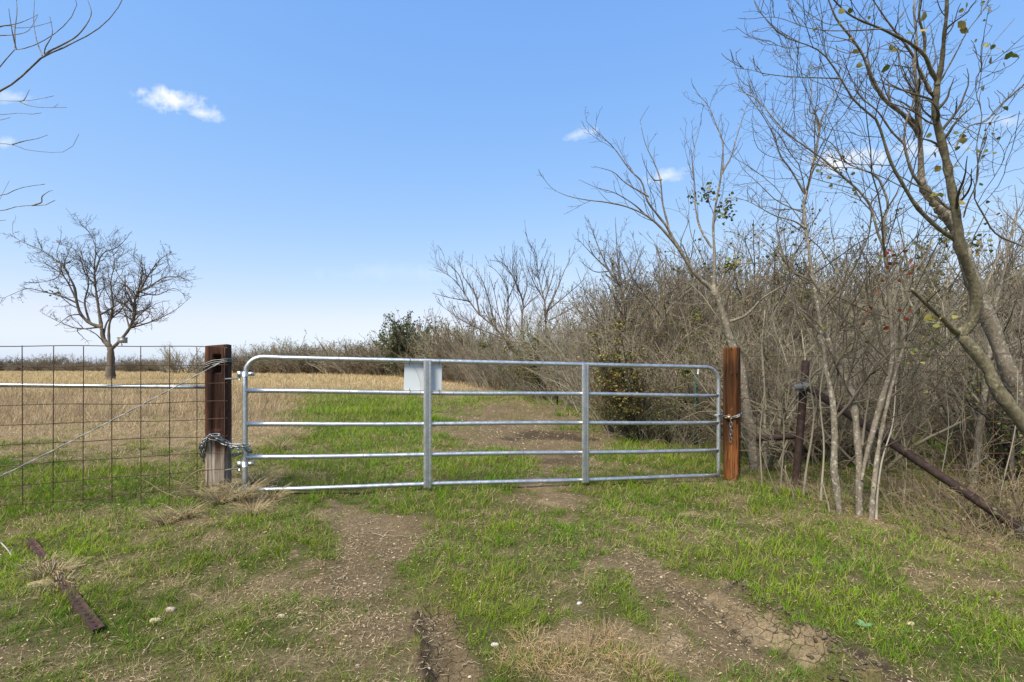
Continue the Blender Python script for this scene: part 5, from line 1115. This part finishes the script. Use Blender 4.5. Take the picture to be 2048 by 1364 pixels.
# the olive and yellow leafed shrub right of the middle
plant('vine_shrub', PX(1264, 9.0), 9.0, .80, 'tall shrub hung with olive, yellow and rusty leaves just right of the right gate upright', 'shrub', None)
plant('vine_shrub', PX(1230, 9.9), 9.9, .55, 'lower vine covered shrub with olive and rusty leaves beside the tall one', 'shrub', None)
for (px, Y, s) in [(1390, 9.6, .62), (1420, 13, .9), (1090, 19.5, 1.0)]: pl('olive_shrub', px, Y, s)
for (px, Y, s) in [(1330, 8.9, .6), (1275, 9.0, .55), (1390, 8.5, .55), (1235, 9.8, .5), (1300, 9.8, .8), (1420, 9.2, .7)]: plant('dark_shrub', PX(px, Y), Y, s, 'low dark shrub at the wood foot, ' + where(px), 'shrub', 'low dark shrubs at the wood foot, ' + where(px))
for (px, Y, s) in [(1130, 14.5, .8), (1200, 10.4, .8), (1290, 8.6, .62), (1075, 19, .9), (1240, 9.3, .7), (1350, 8.4, .6), (1400, 8.0, .5), (1100, 16.5, .9)]:
    plant('white_stem_brush', PX(px, Y), Y, s, 'pile of pale fallen stems at the wood edge, ' + where(px), 'brush', 'pale fallen stems, ' + where(px))
for (px, Y, s) in [(1960, 4.3, .8), (2010, 4.0, .85), (2060, 3.75, .9), (1880, 4.6, .7), (1820, 4.9, .7), (1925, 4.9, .8), (1990, 4.7, 1.0), (2050, 4.5, 1.1), (1760, 5.1, .6), (1540, 5.6, .5), (1640, 5.1, .5), (2110, 4.1, 1.0), (1590, 5.3, .5), (1700, 4.8, .5), (1850, 4.3, .7), (1900, 4.0, .7), (1950, 3.8, .6), (1790, 4.6, .6), (2030, 5.2, 1.1), (1940, 5.5, 1.0)]:
    plant('weed_tangle', PX(px, Y), Y, s * 1.25, 'tangle of dry tan weed stalks' + (', hindmost' if Y > 4.75 else ', nearest') + ' row, ' + where(px), 'weeds', 'dry weeds, ' + ('hindmost' if Y > 4.75 else 'nearest') + ' row, ' + where(px))
# far treeline, left half
plant('green_oak', PX(812, 54), 54, 1.0, 'dark green topped oak standing above the distant treeline', 'tree', None, name='oak_tree', zs=1.2)
for (px, Y, s) in [(905, 44, 1.0), (960, 40, .95), (1310, 27, 1.25), (1350, 25, 1.2), (1395, 26, 1.15), (1460, 24, 1.1), (1530, 25, 1.1)]: pl('far_tree', px, Y, s)
for i in range(62):
    t = i / 61; px = 470 + t * 470 + 8 * R_(); Y = np.interp(px, [450, 560, 700, 800, 880, 950], [92, 84, 70, 60, 46, 38]) + 3 * R_() + (i % 3) * 3.5
    sc_ = np.interp(px, [450, 520, 600, 700, 800, 900], [.8, .95, 1.0, .95, 1.0, 1.0]) * (.85 + .4 * R_()); pl('far_shrub' if R_() < .72 else 'far_tree', px, Y, sc_)
pl('far_tree', 533, 88, 1.05); pl('far_tree', 500, 90, .8); pl('far_tree', 470, 95, .8)
plant('green_oak', PX(866, 50), 50, .7, 'smaller green tufted tree right of the tall oak in the treeline', 'tree', None, name='oak_tree')
for (px, Y, s) in [(350, 85, .92), (372, 88, .9), (392, 86, .8), (335, 92, .7)]: plant('far_tree', PX(px, Y), Y, s, 'grey green round bare tree on the skyline left of the dark post', 'tree', 'skyline trees left of the dark post')
for i in range(70):
    px = -80 + 420 * i / 70 + 6 * R_(); plant('far_shrub', PX(px, 132 + 10 * R_()), 132 + 10 * R_(), (.40 + .65 * R_() ** 1.6), 'tiny low shrub on the skyline behind the lone tree and dry field', 'shrub', 'tiny skyline shrubs across the dry field')
for (px, Y, s) in [(262, 105, .75), (285, 110, .7), (305, 112, .6), (320, 110, .6), (240, 118, .55), (200, 120, .5), (180, 125, .5), (150, 118, .55), (130, 120, .6), (100, 125, .5), (75, 118, .62), (55, 125, .55), (20, 130, .5), (-20, 128, .5), (415, 98, .8), (440, 100, .85)]:
    plant('far_shrub', PX(px, Y), Y, s, 'low shrub on the far edge of the dry field at left', 'shrub', 'low shrubs across the dry field')

# ------------------------------------------------------------------ dry tufts and stalks close to the fence
MAT_ACC = {}
def tuft(px, py, n, h, spread, seed, label, name='dry_tuft', cols=((.18, .14, .072), (.42, .35, .21)), group=None, wdt=.0024, dens=.6):
    rq = np.random.default_rng(seed); g = GP(px, py); A = Acc(); Pn = []; R = []
    for i in range(n):
        a = rq.random() * 6.28; l = h * (.4 + .8 * rq.random()); d0 = np.array([math.cos(a), math.sin(a)]) ; ln = dens + .5 * rq.random(); b = d0 * spread * .25 * rq.random(); pts = []
        for t in np.linspace(0, 1, 6): pts.append([b[0] + d0[0] * l * ln * t ** 1.3, b[1] + d0[1] * l * ln * t ** 1.3, l * (t - .5 * ln * t * t) - .01 + .008 * rq.standard_normal()])
        Pn.append(pts); R.append(np.linspace(wdt, wdt * .4, 6) * (.6 + .7 * rq.random()))
    c = np.array(cols[0]) + (np.array(cols[1]) - np.array(cols[0])) * rq.random((n, 1)); A.tubes(np.array(Pn), np.array(R), 3, caps=False, c=np.repeat(c, 18, 0))
    for v_ in A.V: MAT_ACC.setdefault(group, Acc()); MAT_ACC[group].add(v_ + g, A.F[0], A.C[0])
    return None
grp = 'dry tufts round the dark post'
lb = 'clump of matted dry grass round the dark timber post and hinge end of the gate'
for i, (px, py, n, h, sp) in enumerate([(400, 1000, 150, .26, .2), (440, 1012, 160, .22, .25), (480, 1005, 170, .26, .25), (520, 975, 150, .26, .22), (505, 1030, 120, .18, .25), (545, 1000, 110, .2, .2), (370, 1040, 110, .18, .22), (560, 900, 110, .3, .25), (600, 880, 90, .3, .25), (330, 1050, 90, .16, .2)]):
    tuft(px, py, n, h, sp, 50 + i, lb, group=grp)
for i, (px, py, n, h, sp) in enumerate([(100, 1152, 230, .10, .35), (118, 1172, 200, .08, .35), (84, 1135, 120, .07, .3)]):
    tuft(px, py, n, h, sp, 150 + i, 'matted dry grass lying over the middle of the rusty perforated post', group='dry grass over the rusty post')
grp = 'dry tufts in the middle strip'; lb = 'reddish brown tuft of dry stalks in the middle strip near the camera'
for i, (px, py) in enumerate([(1060, 1290), (1120, 1320), (1180, 1300), (1240, 1330), (1150, 1350), (1090, 1350), (1210, 1275), (1280, 1350), (1030, 1330)]):
    tuft(px, py, 80, .085, .4, 80 + i, lb, cols=((.20, .135, .065), (.44, .33, .18)), group=grp, wdt=.0014)
for pts, w_, lb in [([(348, 1000), (375, 955), (410, 937), (440, 948), (470, 990), (490, 1035)], 3.0, 'long bleached stalk arching across the foot of the dark post'),
        ([(300, 985), (330, 940), (370, 935)], 1.6, 'thin bleached stalk bending toward the dark post at mid panel'), ([(345, 990), (385, 1025), (415, 1045)], 2.0, 'bleached stalk lying low left of the foot of the dark post'),
        ([(290, 960), (330, 985), (400, 1010), (450, 1030)], 1.8, 'bleached stalk lying across the foot of the panel and dark post'), ([(240, 1060), (246, 1020), (250, 980)], 1.4, 'short upright pale stalk before the middle of the wire panel'),
        ([(40, 1050), (60, 1010), (48, 930)], 1.4, 'tall pale stalk before the left end of the wire panel'), ([(330, 900), (345, 950), (350, 1000)], 1.4, 'thin pale stalk leaning on the wire panel near the dark post')]:
    A = Acc(); L_ = smooth_line([P(a_, b_, 4.25) for a_, b_ in pts], 20); A.tubes(L_, np.linspace(w_, w_ * .4, 20) / 3000 * 4.25, 5)
    tag(link('dry_stalk', A.mesh('dry_stalk', [M['weed_stalk']])), lb, 'weed')
for k_, (nm, lb_) in {'dry tufts round the dark post': ('matted_grass', 'matted dry grass heaped round the foot of the dark timber post'), 'dry grass over the rusty post': ('matted_grass', 'matted dry grass lying over the middle of the rusty perforated post'),
                  'dry tufts in the middle strip': ('dry_stalk_patch', 'reddish brown patch of fine dry stalks in the middle strip near the camera')}.items():
    stuff(nm, MAT_ACC[k_].mesh(nm, [M['litter']]), lb_)
def stick(pts, w_, label):
    L_ = [GP(a_, b_, .012) for a_, b_ in pts]; L_ = smooth_line(L_, 20); L_[:, 2] += .004 * np.sin(np.arange(20)); A = Acc(); A.tubes(L_, np.linspace(w_, w_ * .4, 20), 6)
    tag(link('fallen_twig', A.mesh('fallen_twig', [M['weed_stalk']])), label, 'twig')
stick([(744, 1068), (780, 1069), (818, 1074)], .0028, 'thin pale twig lying across the bare left track')
stick([(285, 1315), (310, 1285), (350, 1268), (370, 1262)], .003, 'forked pale twig lying in the grass at lower left')
stick([(1212, 1175), (1195, 1190), (1200, 1210)], .003, 'small curved pale twig in the grass of the middle strip')
stick([(925, 1322), (940, 1326), (960, 1330)], .0025, 'short pale twig beside the cracked rut')
A = Acc()
for pts in ([(0, 1083), (14, 1098), (22, 1110), (36, 1140)], [(22, 1100), (24, 1130), (24, 1160)], [(0, 1108), (20, 1124)]):
    L_ = smooth_line([P(a_, b_, 3.1) for a_, b_ in pts], 14); A.tubes(L_, np.linspace(.004, .0025, 14), 6)
tag(link('dead_twig', A.mesh('dead_twig', [M['twig_pale']])), 'forked bleached twig standing at the left edge above the rusty post', 'twig')
# broad leafed weed in the turf
A = Acc(); g = GP(1729, 1258, .01); rw = np.random.default_rng(2)
for (a_, l) in ((1.5, .04), (2.9, .036), (.1, .036), (4.4, .028)):
    d = np.array([math.cos(a_), math.sin(a_), .25]); s = np.array([-math.sin(a_), math.cos(a_), 0]); pts = [g * 0, d * l * .4 + s * l * .35, d * l * .9 + s * l * .3, d * l * 1.2, d * l * .9 - s * l * .3, d * l * .4 - s * l * .35]
    A.add(pts, [[0, 1, 2, 3], [0, 3, 4, 5]], (.16, .30, .13))
tag(link('leafy_weed', A.mesh('leafy_weed', [M['leaf']]), None, tuple(g)), 'small broad leafed bluish green weed in the turf right of the rut', 'plant')
# haze over the far field
print('done')
